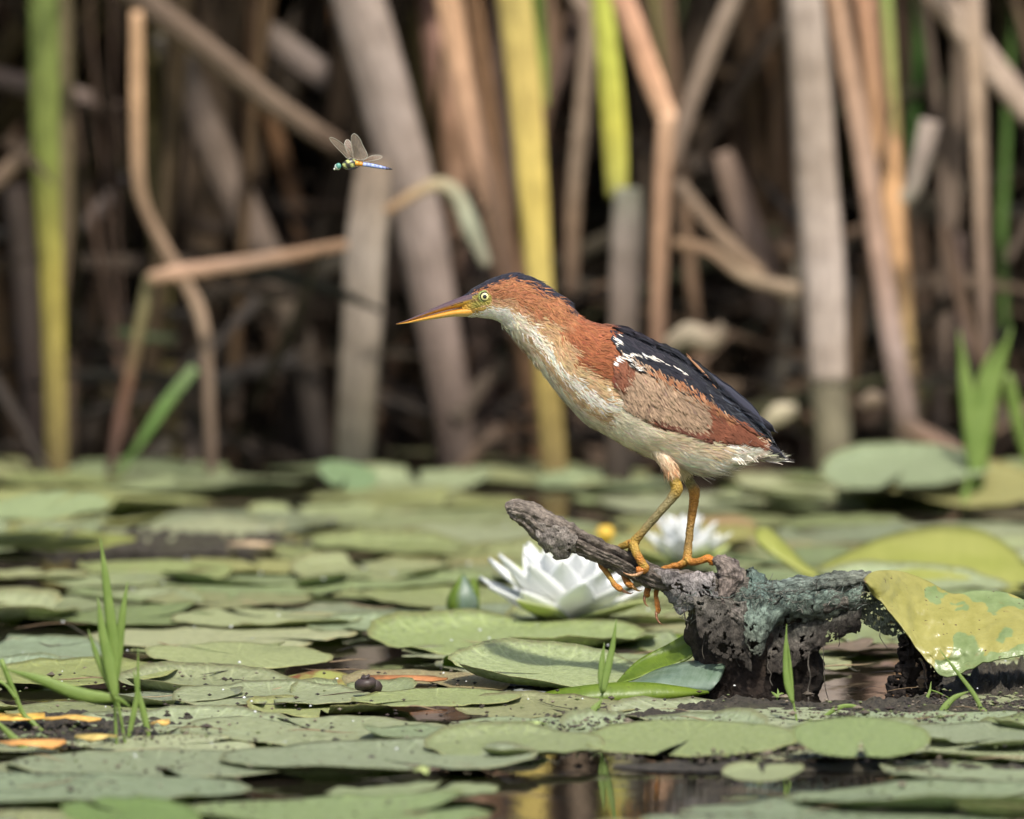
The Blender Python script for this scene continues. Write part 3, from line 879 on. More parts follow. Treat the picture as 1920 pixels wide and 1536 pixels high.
# ------------------------------------------------------------------ hand-shaped leaves: lofts between two edges
def sheet(top, bot, n=40, m=9, bulge=0.0, wob=0.0, seed=1.0):
    """top/bot: lists of (px, py, Y); returns points (m, n, 3)"""
    a = catmull(top, n); c = catmull(bot, n)
    A = Pn(a[:, 0], a[:, 1], a[:, 2]); B = Pn(c[:, 0], c[:, 1], c[:, 2])
    out = np.zeros((m, n, 3))
    for i in range(m):
        t = i / (m - 1)
        q = A * (1 - t) + B * t
        q[:, 1] -= bulge * math.sin(math.pi * t)
        if wob:
            for j in range(n):
                q[j, 1] += wob * nz(q[j, 0] * 30 + seed, q[j, 2] * 30, seed)
        out[i] = q
    return out

def leaf(name, label, mats, pieces, cat='lily pad', thick=0.0012, group=None):
    """pieces: list of (part name, material, top, bot, bulge, wob)"""
    p0 = P(*pieces[0][3][len(pieces[0][3]) // 2])
    root = empty(name, (p0.x, p0.y, 0.0))
    for nm, mt, t, bo, bl, wb in pieces:
        b = MB()
        b.grid(sheet(t, bo, bulge=bl, wob=wb))
        b.build(nm, MAT[mt], root, thick=thick)
    return tag(root, label, cat, group)

# long curled leaf in front of the stump: green underside rolled up, bluish top, rear lobe
leaf('curled_leaf', 'long curled lily leaf with bright green underside against the stump', None, [
    ('rolled_rim', 'leaf', [(948, 1320, -.04), (1000, 1305, -.052), (1060, 1291, -.056), (1147, 1281, -.058), (1219, 1281, -.056), (1275, 1288, -.05), (1327, 1296, -.035)],
     [(940, 1323, -.045), (1000, 1326, -.056), (1060, 1328, -.062), (1147, 1328, -.064), (1219, 1322, -.06), (1280, 1312, -.05), (1330, 1299, -.036)], 0.006, 0.004),
    ('upper_lobe', 'leaftop', [(1184, 1281, -.03), (1235, 1255, -.01), (1292, 1241, .0), (1325, 1238, .0), (1346, 1238, -.002), (1361, 1242, -.008), (1352, 1270, -.02)],
     [(1147, 1282, -.056), (1219, 1282, -.055), (1275, 1289, -.049), (1300, 1292, -.044), (1316, 1295, -.04), (1328, 1297, -.036), (1336, 1291, -.032)], 0.006, 0.003),
    ('rear_lobe', 'leaf', [(1156, 1281, .0), (1178, 1255, .01), (1206, 1232, .016), (1250, 1209, .018), (1288, 1188, .016), (1298, 1186, .014)],
     [(1160, 1283, -.02), (1195, 1272, -.012), (1235, 1256, -.006), (1262, 1249, -.002), (1290, 1236, .002), (1300, 1228, .004)], -0.006, 0.003)])
leaf('rolled_leaf_edge', 'thin dark green rolled leaf edge along the pale pads', None, [
    ('rolled_rim', 'leaf', [(640, 1316, -.04), (720, 1309, -.045), (800, 1314, -.05), (880, 1321, -.05), (950, 1320, -.05)],
     [(640, 1319, -.042), (720, 1326, -.05), (800, 1327, -.055), (880, 1328, -.055), (950, 1326, -.055)], 0.002, 0.002)], cat='leaf')
leaf('rolled_green_rim', 'upturned green rim of a pad before the open flower', None, [
    ('rolled_rim', 'leaf', [(960, 1208, .5), (1040, 1196, .49), (1120, 1187, .48), (1200, 1186, .48), (1290, 1192, .48)],
     [(960, 1211, .5), (1040, 1209, .48), (1120, 1205, .47), (1200, 1203, .47), (1290, 1206, .47)], 0.003, 0.002)], cat='leaf')
leaf('upturned_leaf_edge', 'yellow green upturned pad edge beside the tall grass sprout', None, [
    ('rolled_rim', 'leaf', [(225, 1255, .25), (270, 1250, .24), (320, 1256, .235), (400, 1268, .235)],
     [(225, 1271, .24), (270, 1272, .23), (320, 1271, .23), (400, 1270, .235)], 0.002, 0.001)], cat='leaf')
leaf('folded_leaf_tip', 'dark folded end of the humped pale pad', None, [
    ('fold', 'leaf', [(832, 1234, .19), (840, 1230, .185), (852, 1230, .18), (868, 1246, .175), (878, 1256, .17)],
     [(828, 1260, .2), (842, 1263, .2), (856, 1264, .2), (872, 1264, .19), (882, 1262, .18)], -0.006, 0.001)], cat='leaf')
# lime leaf raised behind the stump and its rolled yellow neighbour
leaf('raised_lime_leaf', 'big lime green leaf raised upright beyond the stump', None, [
    ('blade', 'lime', [(1500, 1085, 1.05), (1560, 1050, 1.08), (1640, 1012, 1.12), (1740, 988, 1.15), (1820, 990, 1.15), (1880, 1016, 1.12), (1930, 1060, 1.08), (1960, 1095, 1.05)],
     [(1500, 1105, 1.0), (1560, 1118, .96), (1640, 1122, .94), (1740, 1126, .92), (1820, 1128, .92), (1880, 1126, .93), (1930, 1122, .95), (1960, 1112, 1.0)], 0.012, 0.012)], cat='leaf')
leaf('rolled_yellow_leaf', 'yellow leaf rolled into a slanting tube beyond the stump', None, [
    ('roll', 'lime', [(1414, 1000, 1.0), (1424, 990, 1.0), (1446, 994, 1.0), (1480, 1026, .99), (1510, 1058, .98), (1550, 1082, .97)],
     [(1418, 1012, .97), (1428, 1026, .96), (1450, 1042, .95), (1480, 1062, .95), (1510, 1080, .95), (1546, 1088, .96)], 0.016, 0.002)], cat='leaf')
# bright pads flat back near the reeds

# ------------------------------------------------------------------ water lilies
def petal_mesh(L, W, cup, curl, seed, m=11, n=7, point=1.0):
    rr = random.Random(seed)
    pts = np.zeros((m, n, 3)); cols = np.zeros((m, n, 3))
    for i in range(m):
        u = i / (m - 1)
        w = W * (math.sin(math.pi * min(1, u ** 0.75)) ** 0.75 if u < 1 else 0) + 0.0005 * (1 - u)
        w *= 1 if u < .6 else (1 - (u - .6) / .4 * 0.25 * point)
        for j in range(n):
            v = j / (n - 1) * 2 - 1
            x = u * L
            z = curl * L * u * u + cup * W * (v * v) * (0.35 + .65 * math.sin(math.pi * u)) + 0.0006 * math.sin(u * 9 + v * 4 + seed)
            pts[i, j] = (x, v * w, z)
    return pts

def lily(name, label, base, R, seed, rows, sep_open, group='white water lilies', lean=0.0):
    root = empty(name, base)
    tag(root, label, 'water lily', group)
    rr = random.Random(seed)
    wm, gm = MAT['petal'], MAT['sepal']
    def place(nm, pts, mat, yaw, el, r0, z0):
        Rm = Matrix.Rotation(yaw, 4, 'Z') @ Matrix.Rotation(-el, 4, 'Y')
        b = MB()
        q = np.array([[list(Vector(base) + Matrix.Rotation(lean, 4, 'X') @ (Rm @ Vector((p[0] + r0, p[1], p[2])) + Vector((0, 0, z0)))) for p in row] for row in pts])
        b.grid(q, np.ones(q.shape))
        b.build(nm, mat, root, thick=0.0006)
    for k in range(4):
        place('sepal', petal_mesh(R * 1.0, R * 0.21, 0.32, 0.10, seed + k), gm, k * math.pi / 2 + sep_open[4], sep_open[k], 0.004, 0.002)
    for row, (n, el, ln, z0, wd) in enumerate(rows):
        for k in range(n):
            a = 2 * math.pi * (k + 0.5 * (row % 2)) / n + rr.uniform(-.12, .12)
            place('petal', petal_mesh(R * ln * rr.uniform(.93, 1.05), R * wd, 0.26, 0.10 + rr.uniform(-.05, .06), seed * 3 + k + row * 20), wm, a, math.radians(el + rr.uniform(-5, 6)), 0.004, z0)
    b = MB()
    for k in range(46):
        a = rr.uniform(0, 6.28); e = rr.uniform(.7, 1.45); L = R * rr.uniform(.26, .36)
        d = np.array([math.cos(a) * math.cos(e), math.sin(a) * math.cos(e), math.sin(e)])
        p = np.array(base) + np.outer(np.linspace(0, 1, 4), d * L) + np.array([0, 0, .006])
        b.tube(p, np.array([.0012, .001, .0009, .0004]), 5, 1, lin((240, 200, 60)))
    b.build('stamens', MAT['petal_y'], root)['kind'] = 'stuff'
    b = MB()
    b.tube(np.array([base, (base[0], base[1], -0.12)]) , [0.004, 0.004], 8, 1, lin((90, 110, 50)))
    b.build('stem', MAT['grass'], root)
    return root

def m_petal(name, a, c2, tr):
    k = NT(name)
    u = k.n('SeparateXYZ', Vector=k.vec('UV'))
    f = k.noise(1, 3, k.vec('UV', (30, 1.5, 1)))
    c = k.mix(k.ramp(u.outputs[1], 0.0, 0.55), c2, a)
    c = k.mix(k.math('MULTIPLY', k.ramp(f, .4, .7), .12), c, (.6, .64, .6))
    return k.done(c, 0.5, k.bump(f, .12, .001), spec=.35, trans=.3, tcol=c)
MAT['petal'] = m_petal('lily_petal', (0.90, 0.91, 0.89), (0.80, 0.82, 0.64), .3)
MAT['petal_y'] = m_petal('stamen_yellow', (0.75, 0.5, 0.05), (0.75, 0.5, 0.05), .2)
MAT['sepal'] = m_petal('lily_sepal', (0.52, 0.58, 0.22), (0.25, 0.36, 0.06), .35)
k = NT('torn_leaf'); f_ = k.noise(60, 5, k.vec('Object')); MAT['torn'] = k.done(k.mix(k.ramp(f_, .4, .6), (.16, .06, .02), (.26, .28, .07)), .6, k.bump(f_, .4, .003), trans=.2)
leaf('torn_leaf_rim', 'torn brown and green rim curling off a rotting pad', None, [
    ('torn_rim', 'torn', [(398, 1266, .12), (420, 1272, .12), (450, 1270, .12), (500, 1276, .12), (560, 1264, .12), (600, 1257, .12), (640, 1262, .12), (660, 1270, .12)],
     [(400, 1284, .10), (430, 1290, .10), (460, 1286, .10), (510, 1286, .10), (560, 1284, .10), (600, 1286, .10), (640, 1288, .10), (660, 1290, .10)], 0.004, 0.006)], cat='leaf')

g = G(1060, 1184)
lily('water_lily', 'large open white water lily below the log, touching the water', (g.x, g.y, 0.002), 0.073, 3,
     [(9, 18, 1.0, .002, .24), (10, 35, .98, .004, .25), (9, 51, .86, .006, .23), (7, 67, .64, .008, .18)], (.20, .5, .62, .24, -0.55))
g = G(1284, 1082)
lily('water_lily', 'white water lily behind the perched log and the far leg', (g.x, g.y, 0.004), 0.042, 8,
     [(8, 30, 1.0, .004, .26), (8, 50, .97, .006, .24), (7, 66, .9, .008, .2)], (.3, .4, .3, .35, .5))

# green folded leaf tip beside the open flower, built as a closed bud
g = G(868, 1172)
root = empty('leaf_tip_bud', (g.x, g.y, 0))
tag(root, 'folded green leaf tip built as a closed bud next to the open white flower', 'lily bud')
for k in range(4):
    a0 = k * math.pi / 2 + 0.5
    pts = np.zeros((12, 6, 3))
    for i in range(12):
        u = i / 11
        r = 0.0125 * math.sin(math.pi * min(1, (u * .93 + .07)) ** 0.8) + 0.0002
        for j in range(6):
            a = a0 + (j / 5 - .5) * 1.75
            pts[i, j] = (g.x + r * math.cos(a), g.y + r * math.sin(a) - .0, 0.002 + 0.038 * u)
    b = MB(); b.grid(pts); b.build('sepal', MAT['leaftop'] if k % 2 else MAT['leaf'], root, thick=.001)
b = MB(); b.tube(np.array([(g.x, g.y, .004), (g.x, g.y, -.1)]), [.004, .004], 8, 1, (.1, .15, .04)); b.build('stem', MAT['grass'], root)
g = G(892, 1172)
o = leaf('leaf_shoot', 'narrow bright green rolled leaf shoot between bud and open flower', None, [
    ('blade', 'leaf', [(884, 1086, g.y), (888, 1084, g.y), (893, 1090, g.y), (897, 1100, g.y)], [(884, 1172, g.y), (890, 1173, g.y - .005), (897, 1174, g.y), (902, 1173, g.y)], .004, 0)], cat='leaf')
# yellow bloom
g = P(1135, 1000, 1.25)
root = empty('yellow_bloom', (g.x, g.y, 0))
tag(root, 'small yellow pond bloom showing above the log', 'flower')
for k in range(5):
    a0 = k * 2 * math.pi / 5
    pts = np.zeros((8, 6, 3))
    for i in range(8):
        u = i / 7
        r = .0075 * math.sin(math.pi * (0.12 + .7 * u))
        for j in range(6):
            a = a0 + (j / 5 - .5) * 1.6
            pts[i, j] = (g.x + r * math.cos(a), g.y + r * math.sin(a), g.z - .008 + .014 * u)
    b = MB(); b.grid(pts, np.ones((8, 6, 3))); b.build('petal', MAT['petal_y'], root, thick=.0008)
b = MB(); b.tube(np.array([(g.x, g.y, g.z - .007), (g.x + .002, g.y, -.05)]), [.002, .002], 8, 1, (.2, .25, .05)); b.build('stem', MAT['grass'], root)

# ------------------------------------------------------------------ grass sprouts
def blade(b, nodes, w, col, depth=0.25, n=16, tipw=0.03):
    """strap leaf: nodes base -> tip (px,py,Y)"""
    q = catmull(nodes, n)
    p = Pn(q[:, 0], q[:, 1], q[:, 2])
    m = (CAMD + nodes[0][2]) / F
    t = np.linspace(0, 1, n)
    r = w * .5 * m * np.interp(t, [0, .12, .35, .7, 1], [.45, .8, 1, .68, tipw])
    tn = np.gradient(p, axis=0); tn /= np.linalg.norm(tn, axis=1)[:, None]
    ex = np.cross(tn, [0, 1, 0]); ex /= np.linalg.norm(ex, axis=1)[:, None] + 1e-9
    pts = np.zeros((n, 5, 3))
    for j in range(5):
        v = j / 2 - 1
        pts[:, j] = p + ex * (r * v)[:, None] + np.array([0, -1, 0]) * (depth * r * (1 - v * v))[:, None]
    b.grid(pts, np.broadcast_to(np.array(col), (n, 5, 3)))

def sprout(label, blades, stems, name='grass_sprout', mat='grass', base=None):
    p0 = P(*(stems or blades)[0][0][0])
    root = empty(name, (p0.x, p0.y, 0))
    tag(root, label, 'grass')
    for nd, w in blades:
        b = MB(); blade(b, nd, w, (1, 1, 1)); b.build('leaf_blade', MAT[mat], root, thick=.0003)
    for nd, w in stems:
        q = catmull(nd, 14); p = Pn(q[:, 0], q[:, 1], q[:, 2])
        b = MB(); b.tube(p, np.full(14, w * .5 * M), 7, 1, (1, 1, 1)); b.build('stem', MAT[mat], root)
    return root

YA = G(225, 1402).y
def z3(l, Y): return [(a, c, Y + (k * .002)) for k, (a, c) in enumerate(l)]
sprout('tall bright green grass sprout with four upright blades', [
    (z3([(217, 1280), (212, 1204), (200, 1100), (188, 1007)], YA), 22), (z3([(216, 1285), (222, 1220), (230, 1150), (239, 1090)], YA + .01), 18),
    (z3([(217, 1312), (206, 1250), (193, 1190), (183, 1118)], YA - .008), 24), (z3([(214, 1304), (196, 1262), (180, 1225), (165, 1180)], YA - .004), 15),
    (z3([(216, 1310), (150, 1302), (80, 1276), (8, 1254)], YA - .006), 26), (z3([(214, 1308), (228, 1314), (246, 1327)], YA - .01), 9)],
    [(z3([(219, 1404), (217, 1360), (215, 1308), (216, 1270)], YA), 6), (z3([(236, 1402), (229, 1360), (221, 1315), (216, 1285)], YA + .004), 6)])
sprout('pair of small grass blades beside the tall sprout', [
    (z3([(280, 1384), (270, 1340), (258, 1295), (250, 1255)], YA + .05), 13), (z3([(239, 1392), (250, 1340), (258, 1290), (259, 1212)], YA + .03), 11)],
    [(z3([(280, 1388), (279, 1380), (277, 1370)], YA + .05), 4)])
YB = G(60, 1380).y
sprout('dark bent plant stem rising past the fallen blade', [(z3([(78, 1372), (60, 1352), (44, 1338), (20, 1290), (-6, 1228)], YB), 9)],
       [(z3([(80, 1372), (60, 1354), (43, 1338), (24, 1290), (2, 1236)], YB), 9), (z3([(30, 1310), (12, 1286), (-4, 1276)], YB), 6)], 'plant_stem')
sprout('thick short green blade poking in low beside bent stem', [(z3([(54, 1410), (30, 1388), (-20, 1340)], YB - .12), 16)], [], 'grass_shoot')
YC = G(1100, 1362).y
sprout('kinked pale grass sprout rooted in the mud strip', [
    (z3([(1131, 1298), (1138, 1260), (1148, 1215), (1156, 1160)], YC), 15), (z3([(1130, 1300), (1128, 1270), (1129, 1240), (1133, 1205)], YC + .003), 15),
    (z3([(1082, 1367), (1098, 1348), (1115, 1328), (1130, 1310)], YC - .01), 17)], [(z3([(1116, 1358), (1122, 1330), (1130, 1300)], YC), 5)])
YD = G(1494, 1356).y
sprout('slim upright grass sprout before the dark stump', [
    (z3([(1487, 1318), (1476, 1280), (1473, 1230), (1475, 1170)], YD), 13), (z3([(1487, 1316), (1484, 1280), (1481, 1240), (1476, 1196)], YD + .003), 7)],
    [(z3([(1495, 1358), (1491, 1335), (1486, 1310)], YD), 4)])
YE = G(1840, 1346).y
sprout('thin slanting grass blade before the draped yellow leaf', [
    (z3([(1848, 1348), (1828, 1305), (1796, 1262), (1759, 1215)], YE), 9), (z3([(1760, 1344), (1772, 1326), (1790, 1308), (1818, 1296)], YE - .01), 14), (z3([(1852, 1346), (1845, 1334), (1838, 1324)], YE), 12)], [])
YG = G(1716, 1328).y
sprout('tiny curling green shoot near the black root', [(z3([(1706, 1327), (1730, 1318), (1742, 1300), (1746, 1278)], YG), 8), (z3([(1746, 1294), (1762, 1300), (1786, 1312)], YG), 3)], [])
YH = G(1560, 1345).y
sprout('arched pale blade lying over the pads by the stump', [(z3([(1540, 1348), (1570, 1328), (1600, 1324), (1636, 1338)], YH), 9)], [])
YI = G(1457, 1318).y
sprout('tiny seedling with two leaves at the stump foot', [(z3([(1458, 1308), (1452, 1302), (1446, 1297)], YI), 6), (z3([(1458, 1308), (1464, 1302), (1470, 1300)], YI), 6), (z3([(1458, 1308), (1459, 1300), (1458, 1291)], YI), 5)],
       [(z3([(1457, 1320), (1457, 1312), (1458, 1305)], YI), 3)])
YF = G(1830, 958).y
sprout('large green grass sprout forking near the cattails', [
    (z3([(1830, 900), (1826, 830), (1812, 730), (1798, 618)], YF), 38), (z3([(1832, 900), (1838, 820), (1862, 720), (1898, 612)], YF), 46),
    (z3([(1834, 900), (1830, 780), (1846, 700), (1870, 640)], YF + .03), 26), (z3([(1806, 985), (1808, 950), (1812, 920), (1818, 880)], YF - .04), 20)],
    [(z3([(1828, 985), (1829, 940), (1831, 880)], YF), 30)])
sprout('pale green grass blade arching at the edge of the cattails', [(z3([(1890, 700), (1904, 770), (1925, 850), (1950, 900)], YF + .1), 26)], [], 'grass_shoot')

# ------------------------------------------------------------------ floating mud, scum, debris
def mat_patch(cx, cy, wpx, hpx, amp, seed, label, name='mud_mat'):
    c = G(cx, cy)
    e1 = G(cx + wpx, cy); e2 = G(cx, cy - hpx)
    wx, wy = e1.x - c.x, e2.y - c.y
    b = MB()
    n, m = 90, 44
    pts = np.zeros((m, n, 3)); keep = np.zeros((m, n))
    for i in range(m):
        for j in range(n):
            u, v = j / (n - 1) * 2 - 1, i / (m - 1) * 2 - 1
            x, y = c.x + u * wx, c.y + v * wy
            e = 1 - (u * u + v * v) + 0.6 * nz(x * 25 + seed, y * 25) + .4 * nz(x * 80 + seed, y * 60)
            h = noise.fractal((x * 90 + seed, y * 60, seed), .7, 2.2, 6)
            z = 0.001 + amp * max(-.3, min(1, e * 1.4)) * (.55 + .7 * h)
            pts[i, j] = (x, y, z); keep[i, j] = e
    b.grid(pts, mask=lambda i, j: keep[i, j] > -0.1)
    o = b.build(name, MAT['mud'], origin=(c.x, c.y, 0))
    tag(o, label, 'mud', kind='stuff')
for a in [(1150, 1352, 190, 20, .006, 1, 'strip of wet grey mud with duckweed before the stump'), (1730, 1332, 230, 14, .008, 2, 'muddy scum round the black root'),
          (150, 1372, 190, 22, .007, 3, 'brown mud with yellow scraps round the tall sprout'), (1450, 1412, 260, 12, .008, 4, 'grey mud specks before the tipped pads'),
          (1880, 1290, 120, 34, .016, 5, 'mud bank under the draped yellow leaf'), (300, 1028, 300, 14, .012, 6, 'brown rotting debris across the far pads'),
          (880, 1424, 70, 8, .012, 7, 'clump of black weed on a grey green pad'), (1560, 1440, 420, 10, .004, 8, 'grey scum line on the dark water'),
          (250, 1352, 200, 10, .006, 9, 'thin muddy film behind the wide dusty pad'), (860, 1285, 140, 6, .004, 10, 'mud line behind the curled leaf'), (1400, 1330, 180, 14, .006, 11, 'mud smear at the stump foot')]:
    mat_patch(*a)

# decaying yellow leaf scraps lying on the mud
def scrap(px, py, w, h, col, label, seed, group=None):
    c = G(px, py, .012)
    rr = random.Random(seed)
    m = (CAMD + c.y) / F
    b = MB(); n = 14
    vs = [(c.x, c.y, c.z + .002)]
    for j in range(n):
        a = 2 * math.pi * j / n
        q = 1 + .35 * nz(math.cos(a) * 2 + seed, math.sin(a) * 2)
        vs.append((c.x + math.cos(a) * w * .5 * m * q, c.y + math.sin(a) * h * .5 * m * 10 * q, c.z + .004 * nz(a, seed)))
    b.add(vs, [(0, 1 + j, 1 + (j + 1) % n) for j in range(n)], lin(col))
    o = b.build('leaf_scrap', MAT['scrap'], thick=.001)
    tag(o, label, 'leaf scrap', group)
MAT['scrap'] = m_attr('leaf_scrap', .55, 160, .4, .4, .4)
scrap(30, 1345, 110, 12, (190, 150, 66), 'yellow leaf scrap on the mud beyond the bent stem', 1)
scrap(135, 1347, 110, 8, (184, 146, 74), 'thin yellow leaf scrap before the tall sprout stems', 2)
scrap(60, 1393, 130, 16, (190, 138, 76), 'orange yellow leaf scrap at the foot of the bent stem', 3)
scrap(180, 1382, 80, 8, (172, 150, 84), 'pale yellow scrap under the tall sprout', 4)
scrap(300, 1356, 36, 7, (190, 154, 84), 'little yellow scrap with dark edge near the small blades', 5)
scrap(1000, 1358, 50, 9, (134, 148, 92), 'pale green scrap on the wet mud strip', 6)
scrap(790, 1443, 30, 12, (140, 150, 92), 'pale yellow green scrap at the black weed', 7)
scrap(765, 1272, 150, 10, (150, 100, 60), 'rusty brown scrap on the rotting pad', 8)
scrap(1700, 905, 150, 14, (200, 165, 80), 'ochre dead leaf lying on the heaved far pads', 9)
scrap(470, 1020, 90, 10, (160, 140, 110), 'pale brown scrap on the far debris', 10)

# duckweed and crumbs on pads and mud
rr = random.Random(31)
b = MB()
MAT['crumb'] = m_attr('crumbs', .5, 200, .2, .4, .3)
for i in range(2600):
    if i % 2: px, py = rr.uniform(-50, 1970), rr.uniform(1240, 1540)
    else: px, py = rr.choice([(1170, 1352), (1650, 1340), (150, 1372), (1450, 1412), (1850, 1310)]); px += rr.gauss(0, 110); py += rr.gauss(0, 8)
    g = G(px, py, .011)
    if in_gap(g.x, g.y): continue
    s = rr.uniform(.0004, .0013) * (2.0 if rr.random() < .04 else 1)
    c = lin(rr.choice([(60, 50, 42), (44, 38, 34), (110, 100, 84), (92, 100, 62), (70, 62, 50), (52, 44, 38)]))
    z = .008 + rr.uniform(-.002, .003)
    a = rr.uniform(0, 3)
    vs = [(g.x + s * rr.uniform(1, 2.6) * math.cos(a + k * 1.57), g.y + s * 1.5 * math.sin(a + k * 1.57), z) for k in range(4)] + [(g.x, g.y, z + s * .9), (g.x, g.y, z - s)]
    b.add(vs, [(0, 1, 4), (1, 2, 4), (2, 3, 4), (3, 0, 4), (1, 0, 5), (2, 1, 5), (3, 2, 5), (0, 3, 5)], c)
o = b.build('plant_crumbs', MAT['crumb'], smooth=False, origin=(0, 0, 0))
tag(o, 'duckweed and dark crumbs scattered over the pads', 'debris', kind='stuff')

# slivers of dead reed leaf floating on the pads
b = MB()
for i in range(230):
    g = G(rr.uniform(-100, 2020), rr.choice([rr.uniform(1230, 1530), rr.uniform(900, 1250)]), .008)
    a = rr.gauss(0, .5)
    L = rr.uniform(.01, .07)
    c = lin(rr.choice([(70, 58, 44), (120, 100, 74), (44, 38, 32), (150, 130, 100), (60, 56, 40)]))
    q = [(g.x + L * (u - .5) * math.cos(a), g.y + L * (u - .5) * math.sin(a) * 2 + .004 * math.sin(u * 4 + i), g.z + .001 * math.sin(u * 5 + i)) for u in np.linspace(0, 1, 7)]
    b.tube(np.array(q), np.array([.2, .8, 1, 1, .9, .7, .2]) * rr.uniform(.0004, .0013), 5, .5, c, side=(0, 0, 1))
o = b.build('floating_slivers', MAT['crumb'], origin=(0, 0, 0))
tag(o, 'slivers of dead reed leaf lying on the pads', 'debris', kind='stuff')

# water beads
k = NT('water_bead'); MAT['bead'] = k.done((.5, .52, .5), .04, spec=.8)
b = MB()
for i in range(110):
    px, py = rr.uniform(0, 1920), rr.choice([rr.uniform(1150, 1420), rr.uniform(950, 1250)])
    g = G(px, py, .010)
    s = rr.uniform(.0006, .0014)
    vs = []; fs = []
    for e in range(4):
        el = e / 3 * math.pi / 2
        for a in range(8):
            vs.append((g.x + s * math.cos(el) * math.cos(a * math.pi / 4), g.y + s * math.cos(el) * math.sin(a * math.pi / 4), g.z + s * math.sin(el)))
    for e in range(3):
        for a in range(8): fs.append((e * 8 + a, e * 8 + (a + 1) % 8, e * 8 + 8 + (a + 1) % 8, e * 8 + 8 + a))
    b.add(vs, fs)
o = b.build('water_beads', MAT['bead'], origin=(0, 0, 0))
tag(o, 'tiny glinting water beads on the pads', 'water drops', kind='stuff')

# dark snail on the rotting pad
g = G(688, 1296, .012)
b = MB(); th = np.linspace(0, 1, 40)
p = np.stack([g.x + .0065 * (1 - th * .85) * np.cos(th * 13), g.y + .0065 * (1 - th * .85) * np.sin(th * 13) - .0, g.z + .003 + .009 * th ** 1.2], -1)
b.tube(p, .0055 * (1 - .82 * th), 10, 1, lin((58, 48, 44)), rough=.0006, fr=400)
tag(b.build('pond_snail', MAT['crumb']), 'dark snail shell sitting on the rotting pad', 'snail')
# ------------------------------------------------------------------ driftwood stump
def ptube(b, nodes, seg=20, n=60, rough=0.003, fr=90.0, flat=1.0, cols=None, seed=0.0, groove=None, mask=None, cap=True):
    """nodes (px, py, Y, r px); radial noise; optional groove(t)->depth"""
    q = catmull(nodes, n)
    p = Pn(q[:, 0], q[:, 1], q[:, 2])
    r = q[:, 3] * M
    tn = np.gradient(p, axis=0); tn /= np.linalg.norm(tn, axis=1)[:, None] + 1e-12
    ex = np.cross(tn, [0, 1, 0]); ex /= np.linalg.norm(ex, axis=1)[:, None] + 1e-9
    ey = np.cross(ex, tn)
    L = np.concatenate([[0], np.cumsum(np.linalg.norm(np.diff(p, axis=0), axis=1))])
    pts = np.zeros((n, seg, 3)); cg = np.zeros((n, seg, 3))
    if cols is None: cols = [(120, 112, 104)]
    cl = np.array([lin(c) for c in cols]); tt = np.linspace(0, 1, n)
    cc = np.stack([np.interp(tt, np.linspace(0, 1, len(cl)), cl[:, k]) for k in range(3)], -1)
    for i in range(n):
        for j in range(seg):
            a = 2 * math.pi * j / seg
            o = ex[i] * math.cos(a) + ey[i] * math.sin(a) * flat
            f = 1.0
            if groove is not None: f -= groove(i / (n - 1), a)
            x = p[i] + o * r[i] * f
            s_ = x * fr
            d = noise.fractal((s_[0] + seed, s_[1], s_[2]), 0.75, 2.1, 5) * rough * .75
            d += rough * 0.8 * noise.fractal((math.cos(a) * 4 + seed, math.sin(a) * 4, L[i] * 22), .7, 2.1, 4)      # long grain ridges
            pts[i, j] = x + o * d
            cg[i, j] = cc[i] * (1 + .35 * nz(x[0] * 60, x[1] * 60 + seed, x[2] * 60))
    uv = [(j / seg, L[i] * 8) for i in range(n) for j in range(seg)]
    b.grid(pts, cg, closed=True, uvs=uv, cap=cap, mask=mask)

def rag(top, bot, n=110, m=50, hole=0.15, bulge=0.0, fold=0.006, seed=1.0, cols=((120, 120, 110),), gscale=160.0, fray=0.35):
    """ragged sheet: cells drop out, more towards the lower edge"""
    pts = sheet(top, bot, n, m, bulge, 0.0, seed)
    for i in range(m):
        for j in range(n):
            x = pts[i, j]
            pts[i, j, 1] += fold * (nz(x[0] * 45 + seed, seed, x[2] * 20) + .6 * nz(x[0] * 120 + seed, seed, x[2] * 90))
            pts[i, j, 0] += .0015 * nz(x[0] * 200, x[2] * 200, seed)
            pts[i, j, 2] += .0020 * nz(x[0] * 210, x[2] * 210, seed + 5)
    cl = np.array([lin(c) for c in cols]); tt = np.linspace(0, 1, m)
    cc = np.stack([np.interp(tt, np.linspace(0, 1, len(cl)), cl[:, k]) for k in range(3)], -1)
    cg = np.repeat(cc[:, None], n, 1)
    for i in range(m):
        for j in range(n):
            x = pts[i, j]; cg[i, j] = cg[i, j] * (1 + .5 * nz(x[0] * 90, seed, x[2] * 90))
    def keep(i, j):
        x = pts[i, j]; t = i / (m - 1)
        v = noise.fractal((x[0] * gscale + seed, seed, x[2] * gscale), .7, 2.0, 3)
        e = nz(x[0] * 110 + seed * 3, seed) * .9
        return v * .8 + 0.62 - hole - fray * 1.9 * max(0, t - .55 + e * .35) > 0.12
    return pts, cg, keep

